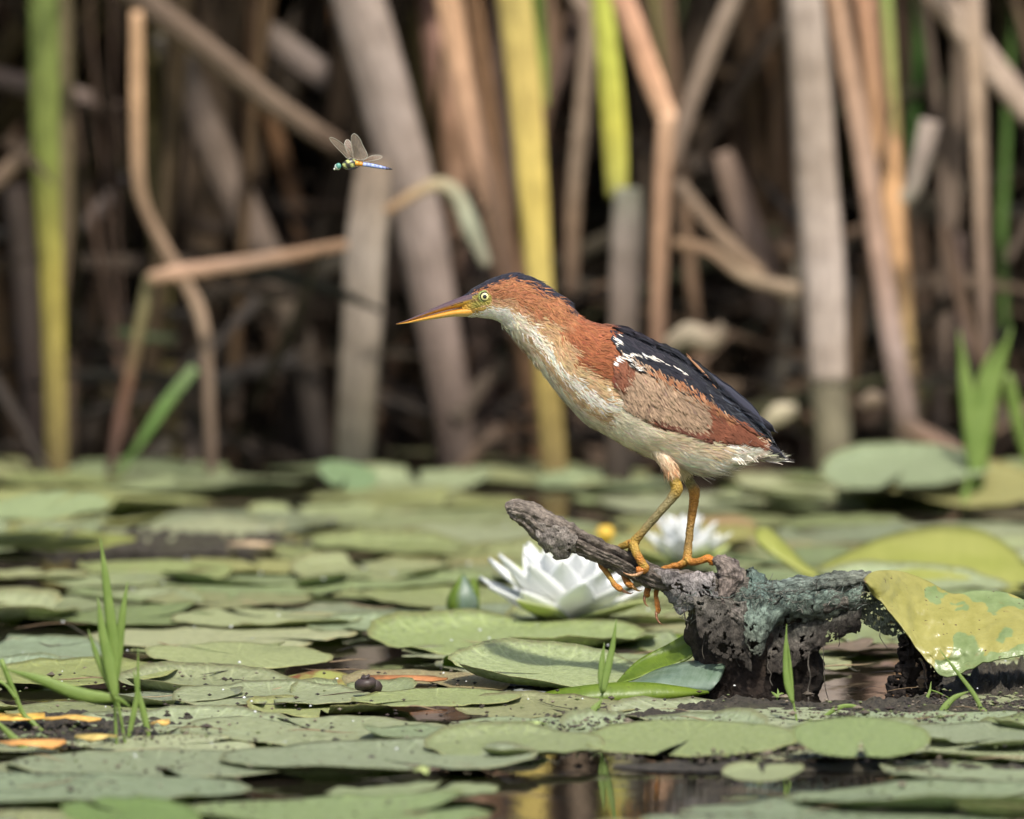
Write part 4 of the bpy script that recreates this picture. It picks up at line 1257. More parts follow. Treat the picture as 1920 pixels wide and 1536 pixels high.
stump_base = P(1400, 1318, 0)
stump = empty('driftwood_stump', (stump_base.x, stump_base.y, 0))
tag(stump, 'gnarled grey driftwood stump with a bare branch, crusted in dried algae', 'driftwood')
W = MAT['wood']
GB = (150, 138, 128)
def grv(t, a):
    d = (a - 5.25 + math.pi) % (2 * math.pi) - math.pi
    return 0.75 * math.exp(-(d / .17) ** 4) * float(smooth(.45, .49, t) * (1 - smooth(.68, .74, t)))
b = MB()
ptube(b, [(949, 957, 0, 7), (955, 955, 0, 14), (968, 957, 0, 20), (990, 965, 0, 24), (1015, 984, 0, 28), (1042, 1000, 0, 31), (1064, 1008, 0, 28), (1085, 1016, 0, 22), (1120, 1033, 0, 21), (1160, 1050, 0, 21), (1200, 1071, 0, 21), (1240, 1086, 0, 21), (1290, 1094, 0, 24), (1340, 1102, 0, 28), (1400, 1112, 0, 30)],
      80, 220, 0.0019, 150, .95, [(150, 140, 130), (146, 136, 126), (128, 119, 110), (118, 109, 100), (110, 102, 94), (120, 114, 106)], 1.0, grv)
b.build('branch', W, stump)
# knot web hanging under the tip of the branch
b = MB()
p_, c_, k_ = rag([(998, 975, -.009), (1030, 985, -.012), (1060, 990, -.012), (1082, 1008, -.01)], [(1012, 1024, -.004), (1030, 1042, -.004), (1052, 1050, -.004), (1078, 1034, -.005)], 70, 40, .0, .004, .004, 2.0, ((150, 142, 134), (160, 152, 146)), 200, .3)
b.grid(p_, c_, mask=k_); b.build('dried_web', W, stump, thick=.0008)
b = MB()
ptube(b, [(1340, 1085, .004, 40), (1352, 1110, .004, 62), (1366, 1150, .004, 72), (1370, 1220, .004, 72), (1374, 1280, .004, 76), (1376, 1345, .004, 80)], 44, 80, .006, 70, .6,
      [(120, 112, 104), (96, 90, 82), (70, 62, 54), (46, 38, 32), (34, 28, 24)], 3.0)  # darker downward: black wet wood, with shadow put into the colour too
b.build('trunk', W, stump)
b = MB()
ptube(b, [(1450, 1120, .012, 40), (1476, 1160, .012, 52), (1488, 1220, .012, 46), (1484, 1280, .012, 50), (1480, 1345, .012, 54)], 36, 70, .006, 80, .5, [(80, 78, 70), (56, 50, 44), (40, 34, 28), (34, 28, 22)], 4.0)  # dark wet wood, shadow under the cross branch also in its colour
b.build('hollow_side', W, stump)
b = MB()
ptube(b, [(1337, 1046, -.008, 3), (1346, 1051, -.008, 11), (1360, 1062, -.008, 22), (1368, 1078, -.008, 24), (1364, 1098, -.010, 19), (1358, 1118, -.014, 12), (1362, 1136, -.018, 9), (1378, 1150, -.022, 13), (1392, 1162, -.022, 10), (1396, 1172, -.022, 3)],
      26, 90, .0030, 130, .8, [(130, 120, 112), (148, 136, 128), (140, 128, 120), (150, 142, 134), (170, 164, 154)], 5.0)
b.build('peg', W, stump)
TEAL = (128, 158, 148)
b = MB()
ptube(b, [(1404, 1066, 0, 5), (1410, 1078, 0, 14), (1414, 1094, 0, 22), (1412, 1112, -.002, 30), (1402, 1126, -.004, 34), (1392, 1142, -.006, 24)], 30, 60, .005, 110, .8, [(108, 120, 114), (118, 140, 132), (124, 146, 138), (112, 128, 118), (108, 112, 102)], 6.0)
b.build('algae_crust', W, stump)
b = MB()
ptube(b, [(1392, 1116, .002, 26), (1440, 1110, .002, 22), (1500, 1103, .002, 19), (1560, 1096, .002, 20), (1606, 1089, .003, 20), (1632, 1091, .006, 17), (1654, 1102, .010, 13)], 30, 130, .0034, 110, 1.0,
      [(120, 140, 132), (124, 138, 130), (122, 130, 120), (116, 120, 110), (124, 120, 112)], 7.0)
b.build('cross_branch', W, stump)
# ledge under the cross branch and ragged hanging curtains of dried algae
b = MB()
ptube(b, [(1436, 1150, .0, 12), (1480, 1142, -.002, 13), (1540, 1136, -.002, 12), (1590, 1130, 0, 9)], 18, 70, .003, 120, .8, [(100, 96, 88), (110, 106, 98)], 8.0)
b.build('ledge', W, stump)
for nm, top, bot, kw in [
    ('algae_curtain', [(1392, 1118, -.014), (1440, 1118, -.012), (1500, 1112, -.008), (1560, 1106, -.006), (1618, 1100, -.004)],
     [(1396, 1205, -.030), (1424, 1230, -.026), (1450, 1180, -.006), (1520, 1165, .0), (1612, 1150, .004)], dict(hole=.05, seed=1.3, cols=((124, 142, 132), (112, 126, 114), (106, 110, 98)), bulge=.006)),
    ('algae_curtain', [(1440, 1160, .004), (1480, 1160, .004), (1530, 1150, .004), (1580, 1140, .004), (1616, 1120, .004)],
     [(1438, 1262, -.010), (1470, 1262, -.010), (1505, 1240, -.006), (1560, 1202, .0), (1614, 1182, .004)], dict(hole=.06, seed=4.7, cols=((96, 98, 90), (84, 80, 74), (70, 64, 58)), bulge=.004)),
    ('algae_curtain', [(1300, 1120, -.022), (1330, 1120, -.026), (1360, 1126, -.028), (1400, 1130, -.026)], [(1310, 1190, -.028), (1340, 1230, -.030), (1370, 1240, -.030), (1410, 1260, -.026)],
     dict(hole=.14, seed=8.1, cols=((120, 116, 108), (84, 80, 74), (60, 56, 50)), fray=.5)),
    ('dried_web', [(1226, 1066, -.010), (1260, 1070, -.010), (1300, 1074, -.011), (1338, 1070, -.012)], [(1256, 1108, -.012), (1284, 1128, -.014), (1310, 1132, -.018), (1350, 1138, -.022)],
     dict(hole=.16, seed=3.2, cols=((160, 152, 150), (150, 146, 144), (130, 128, 124)), fray=.12, gscale=120)),
    ('dried_web', [(1240, 1104, -.004), (1262, 1108, -.006), (1288, 1112, -.01), (1306, 1118, -.014)], [(1262, 1136, -.004), (1272, 1152, -.006), (1284, 1150, -.008), (1300, 1136, -.014)],
     dict(hole=.02, seed=6.2, cols=((150, 146, 142), (140, 140, 140)), fray=.2)),
    ('lace_net', [(1598, 1118, .002), (1630, 1112, .0), (1660, 1124, .0), (1684, 1150, .0)], [(1616, 1168, .008), (1650, 1186, .006), (1680, 1196, .004), (1700, 1206, .002)],
     dict(hole=.24, seed=9.9, cols=((120, 128, 112), (132, 140, 122)), fray=.1, gscale=260))]:
    b = MB()
    p_, c_, k_ = rag(top, bot, **kw)
    b.grid(p_, c_, mask=k_); b.build(nm, W, stump, thick=.0009)
# black lacy root under the draped leaf
def lace(seed, thr):
    def f(i, j):
        return noise.fractal((i * .16 + seed, j * .42, seed), .7, 2, 3) > thr
    return f
b = MB()
ptube(b, [(1700, 1188, 0, 8), (1706, 1210, 0, 16), (1704, 1240, 0, 20), (1698, 1270, 0, 20), (1692, 1295, 0, 24), (1684, 1326, 0, 30)], 26, 70, .006, 130, .8, [(60, 54, 48), (50, 44, 40), (44, 38, 34)], 10.0, mask=lace(3, -.28), cap=False)
ptube(b, [(1716, 1198, .004, 8), (1736, 1224, .004, 14), (1750, 1258, .004, 12), (1742, 1290, .004, 10), (1726, 1318, .004, 12)], 18, 50, .006, 140, .8, [(54, 48, 44), (46, 42, 38)], 11.0, mask=lace(7, -.15), cap=False)
b.build('black_root', W, stump, thick=.001)
b = MB()
rr = random.Random(14)
for (x0, y0), (x1, y1), w in [((1366, 1150), (1380, 1184), 1.0), ((1518, 1222), (1516, 1318), 1.6), ((1544, 1210), (1552, 1318), .8), ((1572, 1196), (1574, 1212), .8), ((1648, 1186), (1662, 1216), .8), ((1728, 1240), (1738, 1292), 1.2), ((1280, 1140), (1290, 1180), 1.4), ((1440, 1240), (1446, 1286), 1.2), ((1380, 1200), (1384, 1250), 1.2), ((1322, 1190), (1318, 1236), 1.0), ((1394, 1210), (1400, 1244), 1.4), ((1085, 1038), (1102, 1044), 1.0)]:
    q = [(x0 + (x1 - x0) * t + rr.uniform(-3, 3), y0 + (y1 - y0) * t, -.02 + rr.uniform(-.003, .003)) for t in (0, .25, .5, .75, 1)]
    q = catmull(q, 16); b.tube(Pn(q[:, 0], q[:, 1], q[:, 2]), w * M, 5, 1, lin((120, 114, 104)))
for i in range(260):     # matted fibres over the bark
    x = rr.uniform(1270, 1620); t = rr.random()
    y = 1092 + rr.uniform(0, 50) + (20 if x < 1400 else 0)
    a = rr.uniform(0, 6.28); L = rr.uniform(8, 26)
    q = [(x + L * s_ * math.cos(a) + rr.uniform(-3, 3), y + L * s_ * math.sin(a) * .7 + rr.uniform(-3, 3), -.012 - .014 * rr.random()) for s_ in (0, .5, 1)]
    q = catmull(q, 7); b.tube(Pn(q[:, 0], q[:, 1], q[:, 2]), rr.uniform(.35, .8) * M, 4, 1, lin(rr.choice([(150, 165, 155), (130, 130, 120), (170, 168, 158)])))
o = b.build('fibres', W, stump); o['kind'] = 'stuff'

# ------------------------------------------------------------------ draped yellow leaf
def m_yleaf():
    k = NT('yellowing_leaf')
    ov = k.vec('Object')
    f = k.noise(19, 4, ov, .55, .8)
    g = k.noise(60, 5, ov)
    h = k.noise(230, 2, ov)
    u = k.n('SeparateXYZ', Vector=k.vec('UV'))
    c = k.mix(k.ramp(g, .3, .7), (.235, .22, .05), (.33, .305, .09))
    gr = k.mix(k.ramp(g, .3, .7), (.13, .19, .065), (.21, .28, .12))
    ms = k.math('ADD', k.n('SeparateColor', Color=k.attr()).outputs[0], k.math('MULTIPLY', k.math('SUBTRACT', k.noise(120, 5, ov, .7), .5), 1.1))
    c = k.mix(k.math('MULTIPLY', k.ramp(ms, .3, .72), .9), c, gr)
    c = k.mix(k.math('MULTIPLY', k.ramp(k.noise(48, 5, ov, .7, .5), .60, .70), .6), c, (.20, .15, .05))
    c = k.mix(k.ramp(h, .70, .72), c, (.07, .035, .02))
    edge = k.math('MULTIPLY', k.math('SUBTRACT', 1.0, k.ramp(u.outputs[0], .0, .045)), k.ramp(g, .4, .55))
    c = k.mix(edge, c, (.14, .06, .055))
    return k.done(c, .33, k.bump(k.math('ADD', g, k.math('MULTIPLY', f, 2)), .35, .004), spec=.5, trans=.18)
MAT['yleaf'] = m_yleaf()
b = MB()
top = [(1620, 1088, -.010), (1630, 1077, -.004), (1650, 1071, .006), (1690, 1073, .026), (1738, 1090, .034), (1762, 1103, .032), (1788, 1114, .028), (1830, 1108, .034), (1885, 1112, .03), (1940, 1136, .03), (2000, 1165, .03)]
bot = [(1622, 1092, -.012), (1632, 1108, -.014), (1655, 1134, -.018), (1684, 1168, -.022), (1708, 1200, -.025), (1738, 1240, -.030), (1768, 1268, -.034), (1800, 1264, -.036), (1850, 1242, -.038), (1930, 1228, -.038), (2000, 1232, -.036)]
NN, MM = 170, 84
pts = sheet(top, bot, NN, MM, .010, 0.0)
cg = np.zeros((MM, NN, 3))
qx, qy = PX(pts)
wx = np.array([[nz(a * .035, c * .035, 1.0) * 16 + nz(a * .12, c * .12, 4.0) * 6 for a, c in zip(r1, r2)] for r1, r2 in zip(qx, qy)])
wy = np.array([[nz(a * .035, c * .035, 9.0) * 12 + nz(a * .12, c * .12, 6.0) * 5 for a, c in zip(r1, r2)] for r1, r2 in zip(qx, qy)])
def inp(px, py, poly):
    r = np.zeros(px.shape, bool)
    for i in range(len(poly)):
        x0, y0 = poly[i]; x1, y1 = poly[(i + 1) % len(poly)]
        cnd = (y0 > py) != (y1 > py)
        r ^= cnd & (px < (x1 - x0) * (py - y0) / ((y1 - y0) + 1e-9) + x0)
    return r
for poly in ([(1728, 1112), (1750, 1098), (1776, 1112), (1768, 1132), (1734, 1136)], [(1788, 1122), (1806, 1124), (1800, 1134), (1786, 1130)], [(1795, 1136), (1813, 1136), (1812, 1150), (1796, 1148)], [(1796, 1106), (1830, 1100), (1880, 1104), (1930, 1130), (1930, 1148), (1890, 1140), (1868, 1158), (1850, 1150), (1846, 1130), (1820, 1120)],
             [(1786, 1192), (1810, 1188), (1832, 1200), (1842, 1226), (1836, 1262), (1780, 1280), (1745, 1262), (1752, 1236), (1776, 1232)], [(1836, 1232), (1870, 1222), (1920, 1206), (2010, 1200), (2010, 1250), (1820, 1270)], [(1872, 1184), (1900, 1184), (1896, 1200), (1866, 1198)]):
    cg[inp(qx + wx, qy + wy, poly)] = 1.0
for _ in range(2):
    cg[1:-1, 1:-1] = (cg[:-2, 1:-1] + cg[2:, 1:-1] + cg[1:-1, :-2] + cg[1:-1, 2:] + cg[1:-1, 1:-1]) / 5
for i in range(MM):
    for j in range(NN):
        x = pts[i, j]; t = i / (MM - 1)
        e = math.sin(math.pi * t)
        d = .016 * nz(x[0] * 22 + 2, 5.0, x[2] * 22) + .006 * nz(x[0] * 60, 2.0, x[2] * 60) + .0026 * nz(x[0] * 150, 2.0, x[2] * 150)
        k_ = min(1, j / 30)
        pts[i, j, 1] += d * (.25 + e) * k_; pts[i, j, 2] += d * .35 * e * k_
        if t > .9: pts[i, j, 2] += .0018 * nz(x[0] * 160, 1.0, 4.0)
        if j < 12: pts[i, j, 0] += .0012 * nz(x[2] * 240, 3.0) * (1 - j / 12)
b.grid(pts, cg)
o = b.build('draped_leaf', MAT['yleaf'], thick=.0012)
tag(o, 'yellow and green patched lily leaf draped over the end of the stump', 'leaf')
# ------------------------------------------------------------------ least bittern
ST = np.array([  # upper outline px, lower outline px, half width px
    (866, 556, 866, 592, 8), (878, 548, 880, 593, 12), (892, 540, 896, 593, 17.5), (908, 531, 911, 595, 22), (925, 523, 927, 598, 26), (948, 516, 946, 608, 30), (966, 514, 958, 618, 31), (988, 520, 970, 633, 32), (1012, 532, 984, 650, 33),
    (1036, 547, 998, 667, 35), (1058, 561, 1012, 687, 38), (1074, 581, 1029, 711, 43), (1092, 599, 1050, 739, 50), (1116, 609, 1072, 764, 57),
    (1145, 613, 1098, 791, 64), (1180, 626, 1132, 811, 69), (1220, 645, 1168, 831, 72), (1258, 663, 1208, 851, 72), (1292, 682, 1252, 868, 68), (1324, 706, 1290, 880, 61),
    (1356, 735, 1326, 884, 52), (1386, 762, 1356, 878, 42), (1410, 784, 1384, 868, 31), (1430, 804, 1410, 860, 21), (1446, 822, 1434, 858, 12), (1460, 842, 1456, 858, 5)], float)
NS = len(ST) - 1
def st_at(t):
    t = np.clip(np.asarray(t, float), 0, NS - 1e-6)
    i = np.clip(t.astype(int), 0, NS - 1); u = (t - i)[..., None]
    q = np.vstack([2 * ST[0] - ST[1], ST, 2 * ST[-1] - ST[-2]])
    a, b_, c, d = q[i], q[i + 1], q[i + 2], q[i + 3]
    return .5 * (2 * b_ + (c - a) * u + (2 * a - 5 * b_ + 4 * c - d) * u ** 2 + (3 * b_ - a - 3 * c + d) * u ** 3)

def body_pt(t, ph):
    """surface point and its pixel; ph 0 = top, pi/2 = near side, pi = underside"""
    s = st_at(t)
    cs, sn = np.cos(ph), np.sin(ph)
    cs2 = np.sign(cs) * np.abs(cs) ** .92
    px = (s[..., 0] + s[..., 2]) / 2 + (s[..., 0] - s[..., 2]) / 2 * cs2
    py = (s[..., 1] + s[..., 3]) / 2 + (s[..., 1] - s[..., 3]) / 2 * cs2
    y = -np.sign(sn) * np.abs(sn) ** .9 * s[..., 4] * M
    return Pn(px, py, y), px, py, (1 - cs2) / 2

def in_poly(px, py, poly):
    r = np.zeros(np.shape(px), bool)
    n = len(poly)
    for i in range(n):
        x0, y0 = poly[i]; x1, y1 = poly[(i + 1) % n]
        c = (y0 > py) != (y1 > py)
        r ^= c & (px < (x1 - x0) * (py - y0) / ((y1 - y0) + 1e-9) + x0)
    return r

RUF, RUF2, CHK, NBUF, BUF, CRM, WHT, BLK = [np.array(lin(c)) for c in ((156, 103, 69), (148, 88, 56), (172, 130, 97), (190, 154, 114), (206, 174, 132), (240, 227, 202), (248, 243, 230), (40, 40, 52))]
WINGP = [(1150, 640), (1146, 668), (1150, 700), (1156, 735), (1172, 768), (1200, 790), (1240, 802), (1290, 818), (1345, 834), (1385, 824), (1440, 842), (1470, 862), (1470, 845), (1440, 800), (1400, 765), (1340, 715), (1270, 664), (1180, 622), (1140, 608)]
def body_col(px, py, t, v):
    """v: 0 at the upper outline, 1 at the lower outline"""
    c = np.tile(BUF, px.shape + (1,))
    def put(m, col): c[m] = col
    neck = (t > 4)
    put(v < .62, NBUF)
    put((v < .50) & (t < 16), CHK * .6 + NBUF * .4)
    put((v < .42) & (t < 16), RUF)
    put((t > 11) & (t < 16) & (v < .52), RUF2)
    put((t < 11) & (v < .60), CHK)
    put((t < 11) & (v < .48), RUF)
    put((t > 8.5) & (t < 12) & (v > .38) & (v < .62), NBUF)
    # throat and breast stripes
    put((t > 0) & (t < 8) & (v > .70), WHT * .95)
    put((t >= 6) & (t < 13) & (v > .64), CRM)
    s = (t >= 7) & (t < 18)
    put(s & (v > .965), CRM * .82)
    put(s & (v > .90) & (v <= .965), CRM)
    put(s & (v > .80) & (v <= .90), BUF * .95)
    put(s & (v > .685) & (v <= .80), WHT * .93)
    put((t > 10.5) & (t < 17) & (v > .55) & (v <= .685), BUF * .92)
    put((t > 15) & (v > .60), CRM)
    put((t > 17) & (v > .60) & (v < .8), BUF * .5 + CRM * .5)
    put((t > 18) & (v > .83), WHT * .92)
    put((t > 20.5) & (v > .6), WHT)
    # crown, lores
    put(in_poly(px, py, [(855, 548), (866, 563), (874, 557), (888, 549), (906, 541), (926, 532), (942, 528), (956, 523), (976, 526), (998, 536), (1018, 549), (1036, 556), (1054, 565), (1066, 580), (1078, 588), (1075, 560), (1020, 520), (965, 500), (900, 525)]), BLK)
    fl = in_poly(px, py, [(860, 566), (872, 559), (886, 553), (900, 547), (916, 548), (921, 556), (921, 567), (917, 573), (890, 577), (860, 582)])
    gx = smooth(868, 892, px)[..., None]
    c[...] = np.where(fl[..., None], np.array(lin((190, 142, 52))) * (1 - gx) + np.array(lin((146, 136, 66))) * gx, c)
    put(in_poly(px, py, [(858, 572), (872, 563), (886, 560), (902, 558), (904, 564), (886, 566), (870, 571), (858, 578)]), np.array(lin((126, 104, 58))))
    put(in_poly(px, py, [(866, 560), (876, 554), (890, 549), (899, 549), (890, 553), (876, 559), (866, 566)]), np.array(lin((98, 80, 78))))
    put(in_poly(px, py, [(858, 581), (890, 578), (912, 575), (916, 578), (890, 587), (858, 592)]), np.array(lin((196, 162, 84))))
    # dark back under the wings
    put(in_poly(px, py, WINGP) & (v < .35), BLK)
    return c

rng = np.random.default_rng(4)
bird_base = P(1200, 1045, 0)
bird = empty('bird', bird_base)
tag(bird, 'small rufous and buff heron with black back, stretched forward on the driftwood branch', 'bird')

# body: one mesh with legs and toes
b = MB()
nt, npn = 150, 56
T = np.linspace(0, NS - 1e-3, nt)[:, None] * np.ones((1, npn))
PH = np.linspace(0, 2 * math.pi, npn, endpoint=False)[None] * np.ones((nt, 1))
pts, px, py, v = body_pt(T, PH)
cols = body_col(px, py, T, v)
b.grid(pts, cols, closed=True, cap=True)
tv = [Vector(p) for p in pts.reshape(-1, 3)]
tf = list(b.f)
bvh = BVHTree.FromPolygons(tv, tf)

YEL, OLV, ORG, CLAW = (170, 140, 64), (132, 122, 86), (178, 120, 54), (150, 112, 84)
def limb(nodes, cols, seg=14, n=40, rough=.0004, fr=420):
    q = catmull(nodes, n)
    p = Pn(q[:, 0], q[:, 1], q[:, 2])
    cl = np.array([lin(c) for c in cols]); tt = np.linspace(0, 1, n)
    cc = np.stack([np.interp(tt, np.linspace(0, 1, len(cl)), cl[:, k]) for k in range(3)], -1)
    b.tube(p, np.maximum(q[:, 3], .25) * M, seg, 1.0, cc, rough=rough, fr=fr)
Yn, Yf = -.012, .014
THG = (198, 162, 126)
limb([(1222, 806, -.002, 20), (1233, 834, -.0085, 16), (1246, 858, -.012, 12.5), (1257, 880, -.0125, 10.5), (1262, 894, -.0125, 10), (1266, 906, Yn, 10.5), (1269, 914, Yn, 11.5), (1267, 923, Yn, 11), (1258, 936, Yn, 9), (1240, 957, Yn, 8), (1218, 982, -.010, 7.5), (1200, 1003, -.008, 8), (1191, 1014, -.006, 9.5), (1184, 1021, -.005, 9)],
     [(226, 208, 176), (222, 200, 166), THG, (180, 150, 104), (166, 142, 72), YEL, YEL, (160, 134, 70), OLV, OLV, OLV, (156, 130, 70), YEL, ORG], 16, 90)
limb([(1262, 850, .012, 26), (1276, 874, .013, 14), (1286, 892, Yf, 9.5), (1295, 908, Yf, 10), (1301, 918, Yf, 11), (1302, 930, Yf, 10), (1299, 955, Yf, 8.5), (1294, 990, Yf, 7.5), (1291, 1020, .012, 7.5), (1289, 1040, .01, 8.5), (1288, 1052, .008, 9.5)],
     [(220, 200, 160), (210, 195, 150), (124, 114, 66), (126, 116, 72), (166, 122, 54), (174, 122, 48), (168, 118, 50), (140, 112, 60), (136, 110, 62), (164, 128, 60), ORG], 16, 80)
# near foot
limb([(1186, 1018, -.004, 9), (1176, 1021, -.002, 7.5), (1162, 1027, .004, 6), (1140, 1040, .010, 5.5), (1126, 1054, .010, 5.5), (1134, 1068, .006, 6), (1146, 1086, .0, 4.6), (1154, 1098, -.002, 5.5), (1162, 1104, -.003, 6), (1166, 1107, -.003, 4)], [ORG, YEL, YEL, ORG, ORG, ORG, YEL, ORG, ORG, ORG])
limb([(1164, 1105, -.003, 3.6), (1172, 1110, -.003, 2.6), (1181, 1113, -.003, 1.5), (1188, 1111, -.003, .4)], [CLAW, CLAW, (130, 96, 76)], 8, 14, 0)
limb([(1187, 1018, -.007, 9), (1192, 1034, -.0105, 8.5), (1199, 1048, -.0115, 8), (1206, 1060, -.011, 8.5), (1209, 1066, -.0105, 9), (1200, 1068, -.011, 8), (1193, 1068, -.0115, 5)], [YEL, YEL, ORG, YEL, ORG, (200, 124, 58), (200, 124, 58)])
limb([(1206, 1069, -.012, 4.2), (1199, 1076, -.013, 3.6), (1188, 1079, -.013, 2.8), (1176, 1077, -.013, 1.6), (1168, 1073, -.0125, .4)], [CLAW, (200, 160, 126), CLAW], 8, 18, 0)
limb([(1188, 1022, .0, 8), (1180, 1040, .010, 6), (1170, 1070, .010, 5.5), (1172, 1084, .005, 6), (1178, 1094, .0, 6.5), (1186, 1099, -.002, 5)], [YEL, ORG, ORG, ORG, ORG, ORG])
limb([(1182, 1096, -.001, 4), (1190, 1104, -.002, 2.8), (1199, 1108, -.002, 1.4), (1205, 1106, -.002, .4)], [CLAW, (190, 148, 80), CLAW], 8, 12, 0)
# far foot
limb([(1288, 1050, .008, 9), (1300, 1054, .004, 7), (1316, 1051, .0, 6.5), (1328, 1047, -.001, 7.5), (1335, 1053, -.001, 7), (1334, 1060, -.001, 4)], [YEL, ORG, ORG, (200, 124, 44), (200, 124, 44), ORG])
limb([(1289, 1052, .008, 8.5), (1274, 1059, .008, 6.5), (1258, 1063, .009, 5.5), (1236, 1072, .012, 5.5), (1218, 1096, .010, 5.5), (1213, 1112, .004, 6), (1214, 1118, .002, 5)], [YEL, ORG, ORG, ORG, ORG, ORG, ORG])
limb([(1211, 1113, .003, 3.6), (1208, 1122, .002, 3), (1210, 1132, .002, 1.8), (1216, 1138, .002, .4)], [CLAW, CLAW, CLAW], 8, 12, 0)
limb([(1286, 1054, .008, 7.5), (1262, 1070, .012, 5.5), (1240, 1094, .012, 5), (1230, 1112, .008, 4.6), (1232, 1130, .004, 4.6), (1234, 1144, .003, 5), (1232, 1150, .003, 3.5)], [YEL, ORG, ORG, ORG, (214, 140, 70), (214, 140, 70), CLAW])
limb([(1231, 1146, .003, 3.2), (1231, 1158, .002, 2.4), (1236, 1167, .002, 1.4), (1243, 1172, .002, .4)], [CLAW, (150, 104, 84), CLAW], 8, 12, 0)
b.build('body', MAT['skin'], bird)

# soft plumage: fine tapering barbs following the lie of the feathers
def barbs(name, t, ph, length, width, lift, jit, bright=.17, mask=True, colf=None, sag=0.0):
    n = len(t)
    p, px, py, v = body_pt(t, ph)
    p2, _, _, _ = body_pt(np.minimum(t + .25, NS - 1e-3), ph)
    p3, _, _, _ = body_pt(t, ph + .06)
    d = p2 - p; d /= np.linalg.norm(d, axis=1)[:, None] + 1e-12
    e = p3 - p
    nrm = np.cross(d, e); nrm /= np.linalg.norm(nrm, axis=1)[:, None] + 1e-12
    ctr = Pn((st_at(t)[:, 0] + st_at(t)[:, 2]) / 2, (st_at(t)[:, 1] + st_at(t)[:, 3]) / 2, np.zeros(n))
    nrm *= np.sign(((p - ctr) * nrm).sum(1))[:, None]
    sd = np.cross(d, nrm)
    clump = np.array([nz(a * 3.0, c * 3.5, 7.7) for a, c in zip(t, ph)])       # tufts share a direction
    ang = clump * .75 + rng.normal(0, .14, n)
    d = d * np.cos(ang)[:, None] + sd * np.sin(ang)[:, None]
    sd = np.cross(d, nrm)
    d[:, 2] -= sag; d /= np.linalg.norm(d, axis=1)[:, None]
    jx, jy = rng.normal(0, jit, n), rng.normal(0, jit, n)
    if colf is None:
        ts = t + rng.normal(0, .12, n); vs = np.clip(v + rng.normal(0, .022, n), 0, 1)
        col = body_col(px + jx, py + jy, ts, vs)
    else:
        col = colf(px + jx, py + jy)
    k = np.clip(1.03 + rng.normal(0, bright, n) + .22 * clump, .6, 1.4)
    pale = np.clip(col.mean(1) * 1.5, 0, 1)
    k = 1 + (k - 1) * (1 - .6 * pale)
    col = col * k[:, None] * (1 + rng.normal(0, .05, (n, 3)))
    keep = np.ones(n, bool)
    if mask:
        keep &= ~in_poly(px, py, WINGP)
        lore = in_poly(px, py, [(855, 548), (880, 548), (905, 546), (920, 550), (922, 562), (919, 575), (890, 580), (855, 590)])
        keep &= ~lore
        keep &= ~((np.hypot(px - 909, py - 556) < 14))
    L = (length * rng.uniform(.6, 1.25, n))[:, None]
    w = (width * rng.uniform(.7, 1.3, n))[:, None] * sd
    lf = (lift * rng.uniform(.4, 1.5, n))[:, None] * nrm
    V = np.stack([p - w, p + w, p + d * L * .5 - w * .8 + lf, p + d * L * .5 + w * .8 + lf, p + d * L + lf * .9], 1)[keep]
    col = np.clip(col[keep], .004, .95)
    m = len(V)
    C = np.repeat(col[:, None], 5, 1)
    C[:, 4] *= 1.06; C[:, :2] *= .92
    me_v = V.reshape(-1, 3)
    i0 = np.arange(m) * 5
    f4 = np.stack([i0, i0 + 1, i0 + 3, i0 + 2], 1); f3 = np.stack([i0 + 2, i0 + 3, i0 + 4], 1)
    bb = MB()
    bb.v = me_v; bb.f = [tuple(x) for x in f4.tolist()] + [tuple(x) for x in f3.tolist()]
    bb.c = C.reshape(-1, 3); bb.uv = np.tile(np.array([[0, 0], [1, 0], [0, .5], [1, .5], [.5, 1]]), (m, 1))
    o = bb.build(name, MAT['plume'], bird, smooth=False)
    o['kind'] = 'stuff'
    return o

def spread(n, t0, t1, near=.72):
    """random (t, ph), denser where the ring is larger, more on the near side"""
    t = rng.uniform(t0, t1, n * 3)
    s = st_at(t)
    w = np.hypot(s[:, 0] - s[:, 2], s[:, 1] - s[:, 3]) + 1.2 * s[:, 4]
    t = t[rng.random(len(t)) < w / w.max()][:n]
    ph = rng.uniform(0, math.pi, len(t))
    ph = np.where(rng.random(len(t)) < near, ph, -ph)
    return t, ph
t, ph = spread(9000, .6, 8.0)
L = np.interp(t, [0, 2, 5, 8], [.0025, .004, .0065, .0085])
barbs('head_plumage', t, ph, L, .00042, .0007, 1.3)
t, ph = spread(17000, 6.5, 16.5)
barbs('neck_plumage', t, ph, np.full(len(t), .0115), .00055, .0011, 3.0)
t, ph = spread(12000, 15.5, 23.0)
barbs('belly_plumage', t, ph, np.full(len(t), .015), .0007, .0009, 3.0, .10)
# loose throat tufts
t = rng.uniform(4.6, 9.5, 260); ph = rng.uniform(math.pi * .86, math.pi * 1.14, 260)
barbs('throat_tuft', t, ph, np.full(260, .010), .0005, .0028, 2.0, .15)
# long loose feathers of the lower breast and vent
t = rng.uniform(18.5, 24.0, 900); ph = math.pi + rng.normal(0, .35, 900)
barbs('vent_plumage', t, ph, np.full(900, .020), .0007, .0020, 2.0, .1, mask=False, colf=lambda a, c: np.tile(WHT * .93, (len(a), 1)))
